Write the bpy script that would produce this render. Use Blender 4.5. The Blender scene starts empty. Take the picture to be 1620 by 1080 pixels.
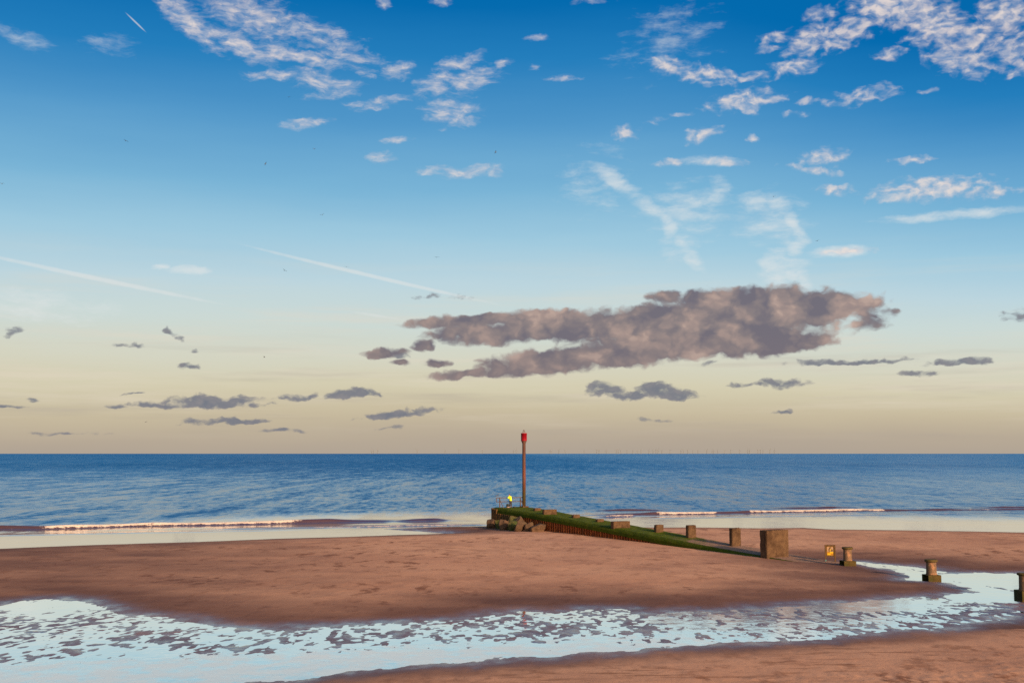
import bpy, bmesh, math, random
import numpy as np
from mathutils import Vector, Matrix
random.seed(7)
R = math.radians
C = bpy.context.scene
COL = C.collection

# ------------------------------------------------------------------ camera
CAM_H, F_PX, PITCH = 10.0, 1800.0, math.atan(177 / 1800)
cam = bpy.data.cameras.new('camera')
cam.sensor_fit = 'HORIZONTAL'; cam.sensor_width = 36.0; cam.lens = 36.0 * F_PX / 1620
cam.clip_start = 0.5; cam.clip_end = 90000
camo = bpy.data.objects.new('camera', cam); COL.objects.link(camo)
camo.location = (0, 0, CAM_H); camo.rotation_euler = (R(90) + PITCH, 0, 0)
C.camera = camo
C.view_settings.view_transform = 'Standard'; C.view_settings.look = 'None'
C.view_settings.gamma = 1; C.view_settings.use_curve_mapping = False
C.view_settings.exposure = 0.0
C.cycles.use_denoising = False
C.cycles.max_bounces = 6; C.cycles.transparent_max_bounces = 8
C.cycles.caustics_reflective = False; C.cycles.caustics_refractive = False

cP, sP = math.cos(PITCH), math.sin(PITCH)
def ray(px, py):
    dx = (px - 810) / F_PX; dy = (540 - py) / F_PX
    return np.array([dx, cP - dy * sP, sP + dy * cP])
def gp(px, py, z=0.0):                       # where the sight line through a photo pixel meets the level z
    d = ray(px, py); s = (z - CAM_H) / d[2]
    return np.array([d[0] * s, d[1] * s, z])
def vp(px, py, Y):                           # ... and where it meets the depth Y
    d = ray(px, py); s = Y / d[1]
    return np.array([d[0] * s, Y, CAM_H + d[2] * s])
def to_px(x, y, z):
    dz = z - CAM_H; dep = y * cP + dz * sP; up = -y * sP + dz * cP
    return 810 + F_PX * x / dep, 540 - F_PX * up / dep
def lin(r, g, b):
    f = lambda c: c / 12.92 if c <= .04045 else ((c + .055) / 1.055) ** 2.4
    return (f(r / 255), f(g / 255), f(b / 255), 1)

# ------------------------------------------------------------------ sun and sky
SUN_EL, SUN_AZ = R(15), math.atan2(0.55, -0.835)     # azimuth clockwise from +Y: behind the camera, to the right
sun = bpy.data.lights.new('sun', 'SUN'); sun.energy = 5.0; sun.angle = R(3); sun.color = (1.0, .70, .44)
suno = bpy.data.objects.new('sun', sun); COL.objects.link(suno)
sv = Vector((math.sin(SUN_AZ) * math.cos(SUN_EL), math.cos(SUN_AZ) * math.cos(SUN_EL), math.sin(SUN_EL)))
suno.rotation_euler = sv.to_track_quat('Z', 'Y').to_euler()

class G:                                     # small helper that writes shader node graphs
    def __init__(s, nt): s.nt = nt; s.n = nt.nodes; s.l = nt.links
    def node(s, t, **kw):
        n = s.n.new(t)
        for k, v in kw.items(): setattr(n, k, v)
        return n
    def put(s, sock, v):
        if v is None: return
        if isinstance(v, bpy.types.NodeSocket): s.l.new(v, sock)
        else: sock.default_value = v
    def m(s, op, a, b=None, c=None, clamp=False):
        n = s.node('ShaderNodeMath', operation=op, use_clamp=clamp)
        for i, v in enumerate((a, b, c)): s.put(n.inputs[i], v)
        return n.outputs[0]
    def v(s, op, a, b=None, sc=None):
        n = s.node('ShaderNodeVectorMath', operation=op)
        s.put(n.inputs[0], a); s.put(n.inputs[1], b)
        if sc is not None: s.put(n.inputs['Scale'], sc)
        return n.outputs['Value'] if op in ('LENGTH', 'DOT_PRODUCT') else n.outputs[0]
    def map(s, vec, loc=(0, 0, 0), rot=(0, 0, 0), sc=(1, 1, 1), kind='POINT'):
        n = s.node('ShaderNodeMapping', vector_type=kind); s.put(n.inputs[0], vec)
        n.inputs['Location'].default_value = loc; n.inputs['Rotation'].default_value = rot; n.inputs['Scale'].default_value = sc
        return n.outputs[0]
    def noise(s, vec, scale=1, detail=5, rough=.55, lac=2.0, dist=0, out=0):
        n = s.node('ShaderNodeTexNoise'); s.put(n.inputs['Vector'], vec)
        n.inputs['Scale'].default_value = scale; n.inputs['Detail'].default_value = detail
        n.inputs['Roughness'].default_value = rough; n.inputs['Lacunarity'].default_value = lac
        n.inputs['Distortion'].default_value = dist
        return n.outputs[out]
    def ss(s, x, a, b, lo=0, hi=1):
        n = s.node('ShaderNodeMapRange', interpolation_type='SMOOTHSTEP'); s.put(n.inputs[0], x)
        for i, v in ((1, a), (2, b), (3, lo), (4, hi)): s.put(n.inputs[i], v)
        return n.outputs[0]
    def mix(s, f, a, b, mode='MIX'):
        n = s.node('ShaderNodeMix', data_type='RGBA', blend_type=mode)
        s.put(n.inputs[0], f); s.put(n.inputs[6], a); s.put(n.inputs[7], b)
        return n.outputs[2]
    def ramp(s, x, stops):
        n = s.node('ShaderNodeValToRGB'); s.put(n.inputs[0], x)
        e = n.color_ramp.elements
        while len(e) < len(stops): e.new(0.5)
        for i, (p, c) in enumerate(stops): e[i].position = p; e[i].color = c
        return n.outputs[0]
    def attr(s, name):
        n = s.node('ShaderNodeAttribute', attribute_name=name); return n.outputs['Fac']
    def pos(s): return s.node('ShaderNodeNewGeometry').outputs['Position']

W = bpy.data.worlds.new('World'); C.world = W; W.use_nodes = True
g = G(W.node_tree); g.n.clear()
SK = 18.0                                    # sky units: about 100 photo pixels each
def sky_uv(px, py):
    d = ray(px, py); d = d / np.linalg.norm(d)
    return math.atan2(d[0], d[1]) * SK, math.asin(d[2]) * SK
tc = g.node('ShaderNodeTexCoord').outputs['Generated']
dirn = g.v('NORMALIZE', tc)
sep = g.node('ShaderNodeSeparateXYZ'); g.put(sep.inputs[0], dirn)
sx, sy, sz = sep.outputs
az = g.m('MULTIPLY', g.m('ARCTAN2', sx, sy), SK)
el = g.m('MULTIPLY', g.m('ARCSINE', sz), SK)
cmb = g.node('ShaderNodeCombineXYZ'); g.put(cmb.inputs[0], az); g.put(cmb.inputs[1], el)
P0 = cmb.outputs[0]
def el_of(py): return sky_uv(810, py)[1]
EL_MAX = R(90) * SK
stops_px = [(717, (176, 163, 148)), (690, (184, 170, 150)), (655, (199, 186, 158)), (610, (212, 205, 177)), (565, (212, 213, 196)),
            (510, (203, 217, 213)), (450, (188, 213, 222)), (380, (158, 201, 222)), (300, (122, 180, 214)), (200, (84, 153, 202)),
            (100, (36, 126, 188)), (0, (3, 106, 174))]
stops = [(el_of(py) / EL_MAX if py < 717 else 0.0, lin(*c)) for py, c in stops_px] + [(0.45, lin(4, 88, 152)), (1.0, lin(20, 76, 130))]
elw = g.m('ADD', g.m('MULTIPLY', el, g.ss(az, 1.5, 8.5, 1.0, 1.2)), g.m('MULTIPLY', g.m('SUBTRACT', g.noise(g.map(P0, sc=(.12, .9, 1)), 1.0, 4), .5), .55))
skyc = g.ramp(g.m('DIVIDE', g.m('MAXIMUM', elw, 0.0), EL_MAX), stops)
# thin level streaks of high haze near the horizon
st = g.noise(g.map(P0, sc=(.22, 3.2, 1)), 1.0, 6, .6)
stf = g.m('MULTIPLY', g.ss(st, .45, .75), g.m('MULTIPLY', g.ss(el, 0.1, .8), g.ss(el, 3.6, 1.4)))
skyc = g.mix(g.m('MULTIPLY', stf, .5), skyc, lin(226, 214, 196))
st2 = g.noise(g.map(P0, loc=(3, 7, 0), sc=(.18, 2.6, 1)), 1.0, 5, .6)
stf2 = g.m('MULTIPLY', g.ss(st2, .5, .75), g.m('MULTIPLY', g.ss(el, .05, .4), g.ss(el, 2.2, 1.0)))
skyc = g.mix(g.m('MULTIPLY', stf2, .45), skyc, lin(168, 158, 150))

def warp(amount, scale, stretch=(1, 1, 1), detail=4, off=(0, 0, 0)):
    c = g.noise(g.map(P0, loc=off, sc=stretch), scale, detail, .55, out=1)
    w = g.v('SUBTRACT', c, (.5, .5, .5))
    w = g.v('MULTIPLY', w, (amount, amount * .55, 0))
    return g.v('ADD', P0, w)
def blobs(vec, lst, smooth=None, flat=None):            # soft ellipses in the sky: plain dot products keep the shader stack small
    v1 = g.v('ADD', g.v('MULTIPLY', vec, (1, 1, 0)), (0, 0, 1))
    acc = None
    for b in lst:
        px, py, rx, ry = b[:4]; rot = R(b[4]) if len(b) > 4 else 0; amp = b[5] if len(b) > 5 else 1.0
        u, v = sky_uv(px, py); ca, sa = math.cos(rot), math.sin(rot); rx /= 100; ry /= 100
        a = g.v('DOT_PRODUCT', v1, (ca / rx, sa / rx, -(u * ca + v * sa) / rx))
        c = g.v('DOT_PRODUCT', v1, (-sa / ry, ca / ry, (u * sa - v * ca) / ry))
        if flat: c = g.m('MAXIMUM', c, g.m('MULTIPLY', c, -flat))
        r2 = g.m('MULTIPLY_ADD', c, c, g.m('MULTIPLY', a, a))
        val = g.m('MULTIPLY_ADD', r2, -amp, amp)
        acc = val if acc is None else (g.m('SMOOTH_MAX', acc, val, smooth) if smooth else g.m('MAXIMUM', acc, val))
    return acc

# -- faint cirrus plumes and trails
wc = warp(.28, 2.0, (1, 1.6, 1))
def streak(pts, w, amp):                     # a curling wisp as a chain of slim ellipses
    o = []
    for (x0, y0), (x1, y1) in zip(pts, pts[1:]):
        o.append(((x0 + x1) / 2, (y0 + y1) / 2, math.hypot(x1 - x0, y1 - y0) * .78, w, math.degrees(math.atan2(y0 - y1, x1 - x0)), amp))
    return o
CIRRUS = (streak([(940, 262), (1000, 306), (1045, 340), (1070, 372), (1085, 400), (1112, 428)], 16, .85) + streak([(1060, 355), (1110, 330), (1150, 308), (1128, 284)], 19, .6)
          + streak([(1175, 312), (1215, 318), (1250, 335), (1256, 362), (1272, 385), (1246, 398), (1206, 412), (1236, 424), (1262, 440), (1282, 452)], 17, .9)
          + streak([(1190, 345), (1225, 365), (1255, 380)], 22, .65)
          + [(1090, 330, 90, 50, 0, .55), (1215, 345, 70, 50, 0, .6), (1240, 425, 44, 34, 0, .8), (1075, 385, 34, 36, 0, .6), (1325, 397, 58, 11, 0, 1.1), (1500, 340, 150, 9, 0, .9), (1130, 255, 60, 10, -5, .8),
             (60, 485, 120, 30, 0, .7), (300, 428, 40, 9, 0, 1.0), (255, 422, 14, 6, 0, .9), (940, 290, 60, 60, -30, .3), (30, 60, 60, 14, -12, .5), (1060, 60, 90, 55, 30, .35), (170, 72, 40, 20, 10, .3)])
ci = blobs(wc, CIRRUS)
cin = g.noise(g.map(wc, rot=(0, 0, R(6)), sc=(1.0, 3.0, 1)), 1.7, 8, .64)
cia = g.ss(g.m('ADD', ci, g.m('MULTIPLY', g.m('SUBTRACT', cin, .5), 2.4)), 0.0, 1.45)
cia = g.m('MULTIPLY', cia, .74)
skyc = g.mix(cia, skyc, lin(226, 229, 228))
ct = blobs(P0, [(150, 440, 215, 4.5, -9.5, 1.0), (590, 437, 235, 4.0, -12, 1.0), (595, 499, 50, 3, -8, .6), (215, 36, 22, 1.6, -38, 1.0)])
ctn = g.noise(P0, 5.0, 3)
skyc = g.mix(g.m('MULTIPLY', g.ss(g.m('ADD', ct, g.m('MULTIPLY', g.m('SUBTRACT', ctn, .5), .6)), 0.0, 1.0), .5), skyc, lin(226, 228, 226))

# -- broken white high clouds
ww = warp(.38, 2.1, (1, 1.5, 1), off=(5, 2, 0))
WHITE = [(300, 35, 75, 24, -33, 1.15), (380, 72, 70, 20, -24, 1.15), (470, 88, 110, 13, -8, 1.1), (565, 92, 60, 9, -4, .9), (400, 25, 100, 36, -12, .95),
         (500, 55, 90, 26, -14, .8), (440, 118, 62, 10, 4, .9), (510, 130, 62, 20, -8, .95), (520, 150, 45, 9, 5, .7), (485, 194, 44, 9, 8, .9),
         (560, 165, 22, 7, 5, .7), (580, 118, 22, 9, 8, .7), (632, 112, 32, 14, 12, .9), (725, 100, 48, 13, 14, .95), (745, 125, 54, 20, 12, 1.0),
         (690, 135, 46, 20, 20, .85), (795, 103, 16, 9, 30, .8), (715, 178, 48, 28, 5, .9), (745, 190, 24, 10, 10, .7), (625, 222, 34, 6, 2, .8), (605, 248, 24, 14, 0, .7),
         (592, 170, 34, 7, 8, .7), (610, 160, 50, 7, 8, .75), (740, 272, 58, 12, 4, 1.0), (680, 268, 28, 10, 10, .8), (780, 272, 18, 12, 0, .7), (610, 6, 14, 10, 0, .9), (700, 4, 20, 9, 0, .9),
         (850, 62, 22, 5, 0, .7), (890, 124, 34, 5, 0, .8), (848, 103, 14, 5, 0, .6), (935, 2, 40, 4, 0, .5)]
WHITE2 = [(1060, 105, 44, 14, -12, .95), (1120, 120, 60, 16, -10, 1.0), (1180, 124, 40, 10, -4, .85), (1180, 160, 66, 18, 4, 1.0), (1255, 108, 44, 16, 10, 1.0),
          (1280, 62, 50, 22, 30, 1.0), (1340, 52, 56, 24, 20, 1.0), (1225, 60, 34, 10, 10, .8), (1215, 78, 24, 8, 0, .7), (1300, 22, 30, 14, 10, .8), (1410, 12, 70, 34, 0, 1.2),
          (1480, 40, 60, 38, -20, 1.15), (1450, 12, 50, 24, -20, 1.1), (1520, 90, 60, 30, -20, 1.0), (1545, 55, 46, 26, 0, 1.0), (1590, 20, 46, 30, 0, 1.1), (1600, 75, 40, 34, 0, .9), (1412, 84, 28, 10, 4, .85),
          (1620, 112, 30, 12, 0, .9), (1365, 152, 60, 14, 5, .85), (1275, 162, 20, 6, 0, .6), (1260, 182, 22, 5, 0, .6), (990, 212, 26, 14, 0, .8), (1108, 215, 34, 12, 8, .9), (1075, 180, 20, 4, 0, .6),
          (1035, 190, 20, 5, 5, .5), (1192, 219, 12, 8, 0, .8), (1060, 255, 34, 7, 0, .7), (1305, 248, 40, 16, 0, .85), (1285, 268, 52, 6, -10, .9), (1322, 300, 34, 10, 0, 1.0), (1445, 254, 36, 7, 0, 1.0),
          (1470, 300, 100, 20, 0, 1.15), (1550, 306, 70, 10, -4, .8), (1145, 256, 40, 8, -6, .7), (1470, 142, 12, 5, 0, .6), (1340, 396, 46, 7, 2, .95)]
wn = g.noise(g.map(ww, rot=(0, 0, R(16)), sc=(.8, 2.3, 1)), 4.2, 8, .62)
wn2 = g.noise(g.map(ww, rot=(0, 0, R(-5)), sc=(1.0, 1.7, 1)), 6.0, 5, .46)
wl = g.noise(g.map(ww, loc=(.02, -.2, 0), rot=(0, 0, R(-5)), sc=(1.0, 1.7, 1)), 6.0, 3, .46)
wa1 = g.m('ADD', blobs(ww, WHITE), g.m('MULTIPLY', g.m('SUBTRACT', wn, .51), 3.3))
wa2 = g.m('ADD', blobs(ww, WHITE2), g.m('MULTIPLY', g.m('SUBTRACT', wn2, .50), 3.0))
wd = g.m('MAXIMUM', wa1, wa2)
wa = g.m('MULTIPLY', g.ss(wd, -.2, 1.9), .93)
wsh = g.m('ADD', g.m('MULTIPLY', g.m('SUBTRACT', wn2, wl), 2.0), g.m('MULTIPLY_ADD', wd, .3, .35), clamp=True)
wcol = g.mix(wsh, lin(160, 178, 204), lin(234, 221, 214))
skyc = g.mix(wa, skyc, wcol)

# -- low grey cumulus
wg = warp(.42, 2.4, (1, 1.3, 1), detail=6, off=(1, 9, 0))
BIG = [(1110, 530, 220, 36, 2, 1.3), (1200, 492, 172, 38, 0, 1.5), (1310, 488, 95, 25, 3, 1.2), (1080, 512, 170, 34, 2, 1.4), (900, 517, 190, 26, 2, 1.35), (760, 507, 130, 12, 3, 1.25), (850, 502, 90, 14, 3, 1.1), (760, 528, 90, 20, 0, 1.1),
       (1180, 541, 145, 26, 2, 1.4), (1010, 556, 160, 24, 4, 1.3), (870, 573, 130, 22, 5, 1.3), (735, 592, 66, 8, 4, 1.0), (1375, 500, 34, 26, 30, .65), (1400, 494, 26, 8, 0, .55), (1050, 472, 30, 12, 0, .7),
       (612, 559, 46, 9, 3, 1.0), (672, 546, 20, 10, 0, .9), (637, 575, 20, 6, 0, .8), (690, 575, 27, 8, 0, .9)]
LOW = [(952, 618, 30, 13, 0, 1.1), (1035, 620, 40, 15, 0, 1.2), (1072, 628, 34, 9, 0, 1.0), (1000, 626, 50, 8, 0, 1.0), (1233, 607, 40, 9, 3, 1.0), (1340, 572, 90, 6, 0, 1.0), (1520, 576, 52, 7, 3, 1.0), (1232, 652, 16, 4, 0, .8),
       (325, 638, 80, 11, 2, 1.15), (255, 642, 60, 5, 0, .9), (410, 641, 34, 4, 0, .7), (560, 625, 50, 9, 4, 1.1), (470, 629, 40, 6, 5, .8), (360, 667, 72, 6, 2, 1.0), (628, 656, 60, 8, 6, 1.0), (302, 578, 17, 6, -4, .9),
       (276, 530, 19, 6, -28, .8), (20, 526, 17, 8, 30, .8), (214, 547, 12, 7, 0, .6), (186, 547, 12, 4, 0, .6), (52, 633, 9, 5, 0, .9), (8, 645, 26, 4, 0, .9), (455, 683, 38, 3, 0, .7), (1030, 667, 30, 4, 0, .6),
       (1455, 595, 32, 5, 0, .7), (1608, 500, 24, 9, 0, .7), (210, 625, 18, 3, 0, .8), (306, 555, 12, 4, 0, .6), (1120, 577, 20, 5, 0, .5), (640, 565, 14, 5, 0, .7), (185, 645, 16, 4, 0, .7), (92, 686, 60, 3, 0, .45), (1170, 610, 20, 4, 0, .5), (620, 678, 20, 4, 0, .5), (700, 470, 40, 5, 0, .3)]
BIG = [(b[0], b[1], b[2] * 1.04, b[3] * 1.12) + b[4:] for b in BIG]; LOW = [(b[0], b[1], b[2] * 1.14, b[3] * 1.22) + b[4:] for b in LOW]
gn = g.noise(g.map(wg, sc=(1, 1.5, 1)), 2.6, 8, .54)
gl = g.noise(g.map(wg, loc=(-.08, -.16, 0), sc=(1, 1.5, 1)), 2.6, 3, .5)
vo = g.node('ShaderNodeTexVoronoi', feature='SMOOTH_F1', voronoi_dimensions='2D'); g.put(vo.inputs['Vector'], g.map(wg, sc=(1, 1.35, 1)))
vo.inputs['Scale'].default_value = 4.4; vo.inputs['Smoothness'].default_value = .6; vo.inputs['Detail'].default_value = 1.5
puff = g.m('SUBTRACT', .42, vo.outputs['Distance'])
big_v = blobs(wg, BIG, .25, 1.1)
bd = g.m('ADD', big_v, g.m('ADD', g.m('MULTIPLY', g.m('SUBTRACT', gn, .42), 1.6), g.m('MULTIPLY', puff, .5)))
ba = g.m('MULTIPLY', g.ss(bd, -.05, .68), .96)
gm = g.noise(g.map(wg, loc=(4, 4, 0), sc=(1.1, 1.0, 1)), 1.5, 3, .45)
bs = g.m('ADD', g.m('MULTIPLY', g.m('SUBTRACT', gn, gl), .75), g.m('ADD', g.m('MULTIPLY', g.m('SUBTRACT', gm, .5), 3.0), g.m('MULTIPLY_ADD', puff, .4, .46)), clamp=True)
bcol = g.ramp(bs, [(0, lin(110, 104, 116)), (.35, lin(134, 122, 124)), (.7, lin(166, 144, 137)), (1, lin(194, 168, 155))])
bcol = g.mix(g.ss(el, 1.25, 2.0, .35, 0), bcol, lin(124, 112, 118))
bcol = g.mix(g.ss(bd, .7, .1, 0, .25), bcol, lin(176, 176, 180))
skyc = g.mix(ba, skyc, bcol)
low_v = blobs(wg, LOW, None, 1.5)
ln_ = g.noise(g.map(wg, loc=(2, 5, 0), sc=(1, 1.9, 1)), 5.2, 5, .54)
ld = g.m('ADD', low_v, g.m('ADD', g.m('MULTIPLY', g.m('SUBTRACT', ln_, .475), 2.3), g.m('MULTIPLY', puff, .5)))
la = g.m('MULTIPLY', g.ss(ld, -.05, .85), .92)
lcol = g.mix(g.m('ADD', g.m('MULTIPLY', g.m('SUBTRACT', ln_, .5), 1.6), .35, clamp=True), lin(100, 110, 128), lin(146, 140, 142))
skyc = g.mix(la, skyc, lcol)

bg_front = g.node('ShaderNodeBackground'); g.put(bg_front.inputs[0], skyc); bg_front.inputs[1].default_value = 1.0
nis = g.node('ShaderNodeTexSky', sky_type='NISHITA', sun_disc=False)
nis.sun_elevation = SUN_EL; nis.sun_rotation = SUN_AZ; nis.air_density = 1.0; nis.dust_density = 2.0; nis.ozone_density = 1.0
bg_back = g.node('ShaderNodeBackground'); g.put(bg_back.inputs[0], nis.outputs[0]); bg_back.inputs[1].default_value = 0.15
mxs = g.node('ShaderNodeMixShader'); g.put(mxs.inputs[0], g.ss(sy, -.25, .35))
g.l.new(bg_back.outputs[0], mxs.inputs[1]); g.l.new(bg_front.outputs[0], mxs.inputs[2])
wout = g.node('ShaderNodeOutputWorld'); g.l.new(mxs.outputs[0], wout.inputs[0])
W.cycles.sampling_method = 'MANUAL'; W.cycles.sample_map_resolution = 512

# ------------------------------------------------------------------ numpy noise
def _h(ix, iy, s):
    h = (ix.astype(np.int64) * 374761393 + iy.astype(np.int64) * 668265263 + s * 1442695041) & 0xffffffff
    h = ((h ^ (h >> 13)) * 1274126177) & 0xffffffff
    h = ((h ^ (h >> 16)) * 2246822519) & 0xffffffff
    return ((h ^ (h >> 15)) & 0xffffff) / float(0xffffff)
def vn(x, y, s=0):
    ix = np.floor(x); iy = np.floor(y); fx = x - ix; fy = y - iy
    fx = fx * fx * fx * (fx * (fx * 6 - 15) + 10); fy = fy * fy * fy * (fy * (fy * 6 - 15) + 10)
    a = _h(ix, iy, s); b = _h(ix + 1, iy, s); c = _h(ix, iy + 1, s); d = _h(ix + 1, iy + 1, s)
    return (a + (b - a) * fx) * (1 - fy) + (c + (d - c) * fx) * fy
def fbm(x, y, o=4, s=0, rough=.5):
    t = 0; a = 1; n = 0
    for k in range(o):
        ca, sa = math.cos(k * 1.3), math.sin(k * 1.3)
        t = t + a * vn((x * ca - y * sa) * 2 ** k + 17.3 * k, (x * sa + y * ca) * 2 ** k + 9.1 * k, s + k); n += a; a *= rough
    return t / n * 2 - 1
def sst(x, a, b):
    t = np.clip((x - a) / (b - a), 0, 1); return t * t * (3 - 2 * t)
def sdist(X, Y, poly):                       # signed distance, positive inside
    d = np.full(X.shape, 1e18); ins = np.zeros(X.shape, bool); n = len(poly)
    for i in range(n):
        ax, ay = poly[i]; bx, by = poly[(i + 1) % n]
        ex, ey = bx - ax, by - ay; L = ex * ex + ey * ey
        if L < 1e-12: continue
        t = np.clip(((X - ax) * ex + (Y - ay) * ey) / L, 0, 1)
        d = np.minimum(d, (X - ax - t * ex) ** 2 + (Y - ay - t * ey) ** 2)
        if ay != by:
            c = ((ay > Y) != (by > Y)) & (X < (bx - ax) * (Y - ay) / (by - ay) + ax); ins ^= c
    d = np.sqrt(d); return np.where(ins, d, -d)

# ------------------------------------------------------------------ object helpers
def tag(o, label=None, cat=None, group=None, kind=None):
    if label: o['label'] = label
    if cat: o['category'] = cat
    if group: o['group'] = group
    if kind: o['kind'] = kind
    return o
def empty(name, loc, rz=0, label=None, cat=None, group=None):
    o = bpy.data.objects.new(name, None); COL.objects.link(o); o.location = loc; o.rotation_euler = (0, 0, rz)
    o.empty_display_size = .2
    return tag(o, label, cat, group)
def link_mesh(name, me, mat, parent=None, smooth=False):
    if mat: me.materials.append(mat)
    if smooth: me.polygons.foreach_set('use_smooth', [True] * len(me.polygons))
    o = bpy.data.objects.new(name, me); COL.objects.link(o)
    if parent: o.parent = parent
    return o
def from_bm(name, bm, mat, parent=None, smooth=False):
    bmesh.ops.recalc_face_normals(bm, faces=bm.faces)
    me = bpy.data.meshes.new(name); bm.to_mesh(me); bm.free()
    return link_mesh(name, me, mat, parent, smooth)
def box(bm, lo, hi, M=None, bev=0, seg=2):
    vs = [bm.verts.new((x, y, z)) for z in (lo[2], hi[2]) for y in (lo[1], hi[1]) for x in (lo[0], hi[0])]
    fs = [bm.faces.new([vs[i] for i in f]) for f in ((0, 2, 3, 1), (4, 5, 7, 6), (0, 1, 5, 4), (2, 6, 7, 3), (0, 4, 6, 2), (1, 3, 7, 5))]
    if bev:
        es = list({e for f in fs for e in f.edges})
        r = bmesh.ops.bevel(bm, geom=es, offset=bev, segments=seg, affect='EDGES', profile=.5)
        vs = list({v for v in vs if v.is_valid} | set(r['verts']))
    if M is not None: bmesh.ops.transform(bm, matrix=M, verts=[v for v in vs if v.is_valid])
    return vs
def tube(bm, pts, rad, seg=10, cap=True):
    rad = rad if isinstance(rad, (list, tuple)) else [rad] * len(pts)
    pts = [Vector(p) for p in pts]; rings = []; up = None
    for i, p in enumerate(pts):
        t = (pts[min(i + 1, len(pts) - 1)] - pts[max(i - 1, 0)]).normalized()
        if up is None: up = Vector((0, 0, 1)) if abs(t.z) < .9 else Vector((1, 0, 0))
        u = t.cross(up).normalized(); w = u.cross(t).normalized(); up = w
        rings.append([bm.verts.new(p + (u * math.cos(a) + w * math.sin(a)) * rad[i]) for a in [2 * math.pi * k / seg for k in range(seg)]])
    for a, b in zip(rings, rings[1:]):
        for k in range(seg): bm.faces.new((a[k], a[(k + 1) % seg], b[(k + 1) % seg], b[k]))
    if cap: bm.faces.new(rings[0][::-1]); bm.faces.new(rings[-1])
def lathe(bm, prof, seg=32, wob=0.0, seed=0):
    rnd = random.Random(seed); rings = []
    ph = [rnd.uniform(0, 6.28) for _ in range(3)]
    for r, z in prof:
        rings.append([bm.verts.new((rr * math.cos(a), rr * math.sin(a), z)) for a in [2 * math.pi * k / seg for k in range(seg)]
                      for rr in [r * (1 + wob * (math.sin(2 * a + ph[0] + z) + .6 * math.sin(5 * a + ph[1] + 2 * z)))]])
    for a, b in zip(rings, rings[1:]):
        for k in range(seg): bm.faces.new((a[k], a[(k + 1) % seg], b[(k + 1) % seg], b[k]))
    bm.faces.new(rings[0][::-1]); bm.faces.new(rings[-1])

# ------------------------------------------------------------------ materials
def new_mat(name):
    m = bpy.data.materials.new(name); m.use_nodes = True; m.node_tree.nodes.clear()
    gg = G(m.node_tree); out = gg.node('ShaderNodeOutputMaterial'); return m, gg, out
def rough_mat(name, c1, c2, scale=4, rough=.85, bump=.3, bscale=12, c3=None, c3f=(.6, .75), stretch=(1, 1, 1), spec=.3, bd=.05):
    m, q, out = new_mat(name)
    p = q.map(q.node('ShaderNodeTexCoord').outputs['Object'], sc=stretch)
    n1 = q.noise(p, scale, 7, .65)
    col = q.mix(q.ss(n1, .36, .66), c1, c2)
    if c3:
        n2 = q.noise(q.map(p, loc=(7, 3, 1)), scale * .5, 6, .65)
        col = q.mix(q.ss(n2, *c3f), col, c3)
    b = q.node('ShaderNodeBsdfPrincipled'); q.put(b.inputs['Base Color'], col); b.inputs['Roughness'].default_value = rough
    b.inputs['Specular IOR Level'].default_value = spec
    bp = q.node('ShaderNodeBump'); q.put(bp.inputs['Height'], q.noise(p, bscale, 6, .65)); bp.inputs['Strength'].default_value = bump; bp.inputs['Distance'].default_value = bd
    q.l.new(bp.outputs[0], b.inputs['Normal']); q.l.new(b.outputs[0], out.inputs[0])
    return m

# ------------------------------------------------------------------ shore outlines (world metres)
POOL_Z, SEA_Z = 0.30, 0.0
pool_px = [(-500, 985), (-200, 968), (0, 957), (38, 949), (75, 947), (110, 948), (150, 957), (190, 969), (260, 977), (300, 984), (360, 990), (440, 995), (500, 991), (580, 988), (640, 985),
           (740, 980), (790, 970), (830, 966), (880, 970), (930, 963), (985, 963), (1005, 970), (1100, 967), (1200, 962), (1300, 955), (1400, 947), (1480, 943), (1548, 937), (1532, 930), (1503, 922),
           (1470, 918.5), (1432, 917), (1447, 912), (1437, 906.5), (1410, 900), (1382, 895), (1353, 890), (1357, 888.3), (1395, 892.3), (1440, 895), (1472, 899), (1492, 904), (1484, 908), (1530, 906.3),
           (1620, 907), (1800, 909), (2100, 920), (2100, 955), (1750, 966), (1620, 976), (1585, 981), (1509, 989), (1407, 999), (1306, 1009), (1154, 1018), (1002, 1027), (800, 1042), (642, 1054), (494, 1070),
           (395, 1081), (100, 1112), (-200, 1150), (-600, 1200), (-900, 1180)]
POOL = [tuple(gp(x, y, POOL_Z)[:2]) for x, y in pool_px]
sea_px = [(-700, 893), (-300, 878), (0, 868), (150, 862), (300, 857.5), (450, 852), (600, 847.5), (702, 844), (660, 840), (607, 836.5), (680, 834.5), (775, 833), (900, 834), (1054, 835), (1183, 836), (1278, 835), (1325, 838), (1420, 839), (1620, 843), (2300, 858)]
SEA = [tuple(gp(x, y, 0)[:2]) for x, y in sea_px]
SEA = [(-30000, SEA[0][1] - 30)] + [(-400, SEA[0][1] - 12)] + SEA + [(400, SEA[-1][1] - 10), (30000, SEA[-1][1] - 30), (30000, 60000), (-30000, 60000)]

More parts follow.
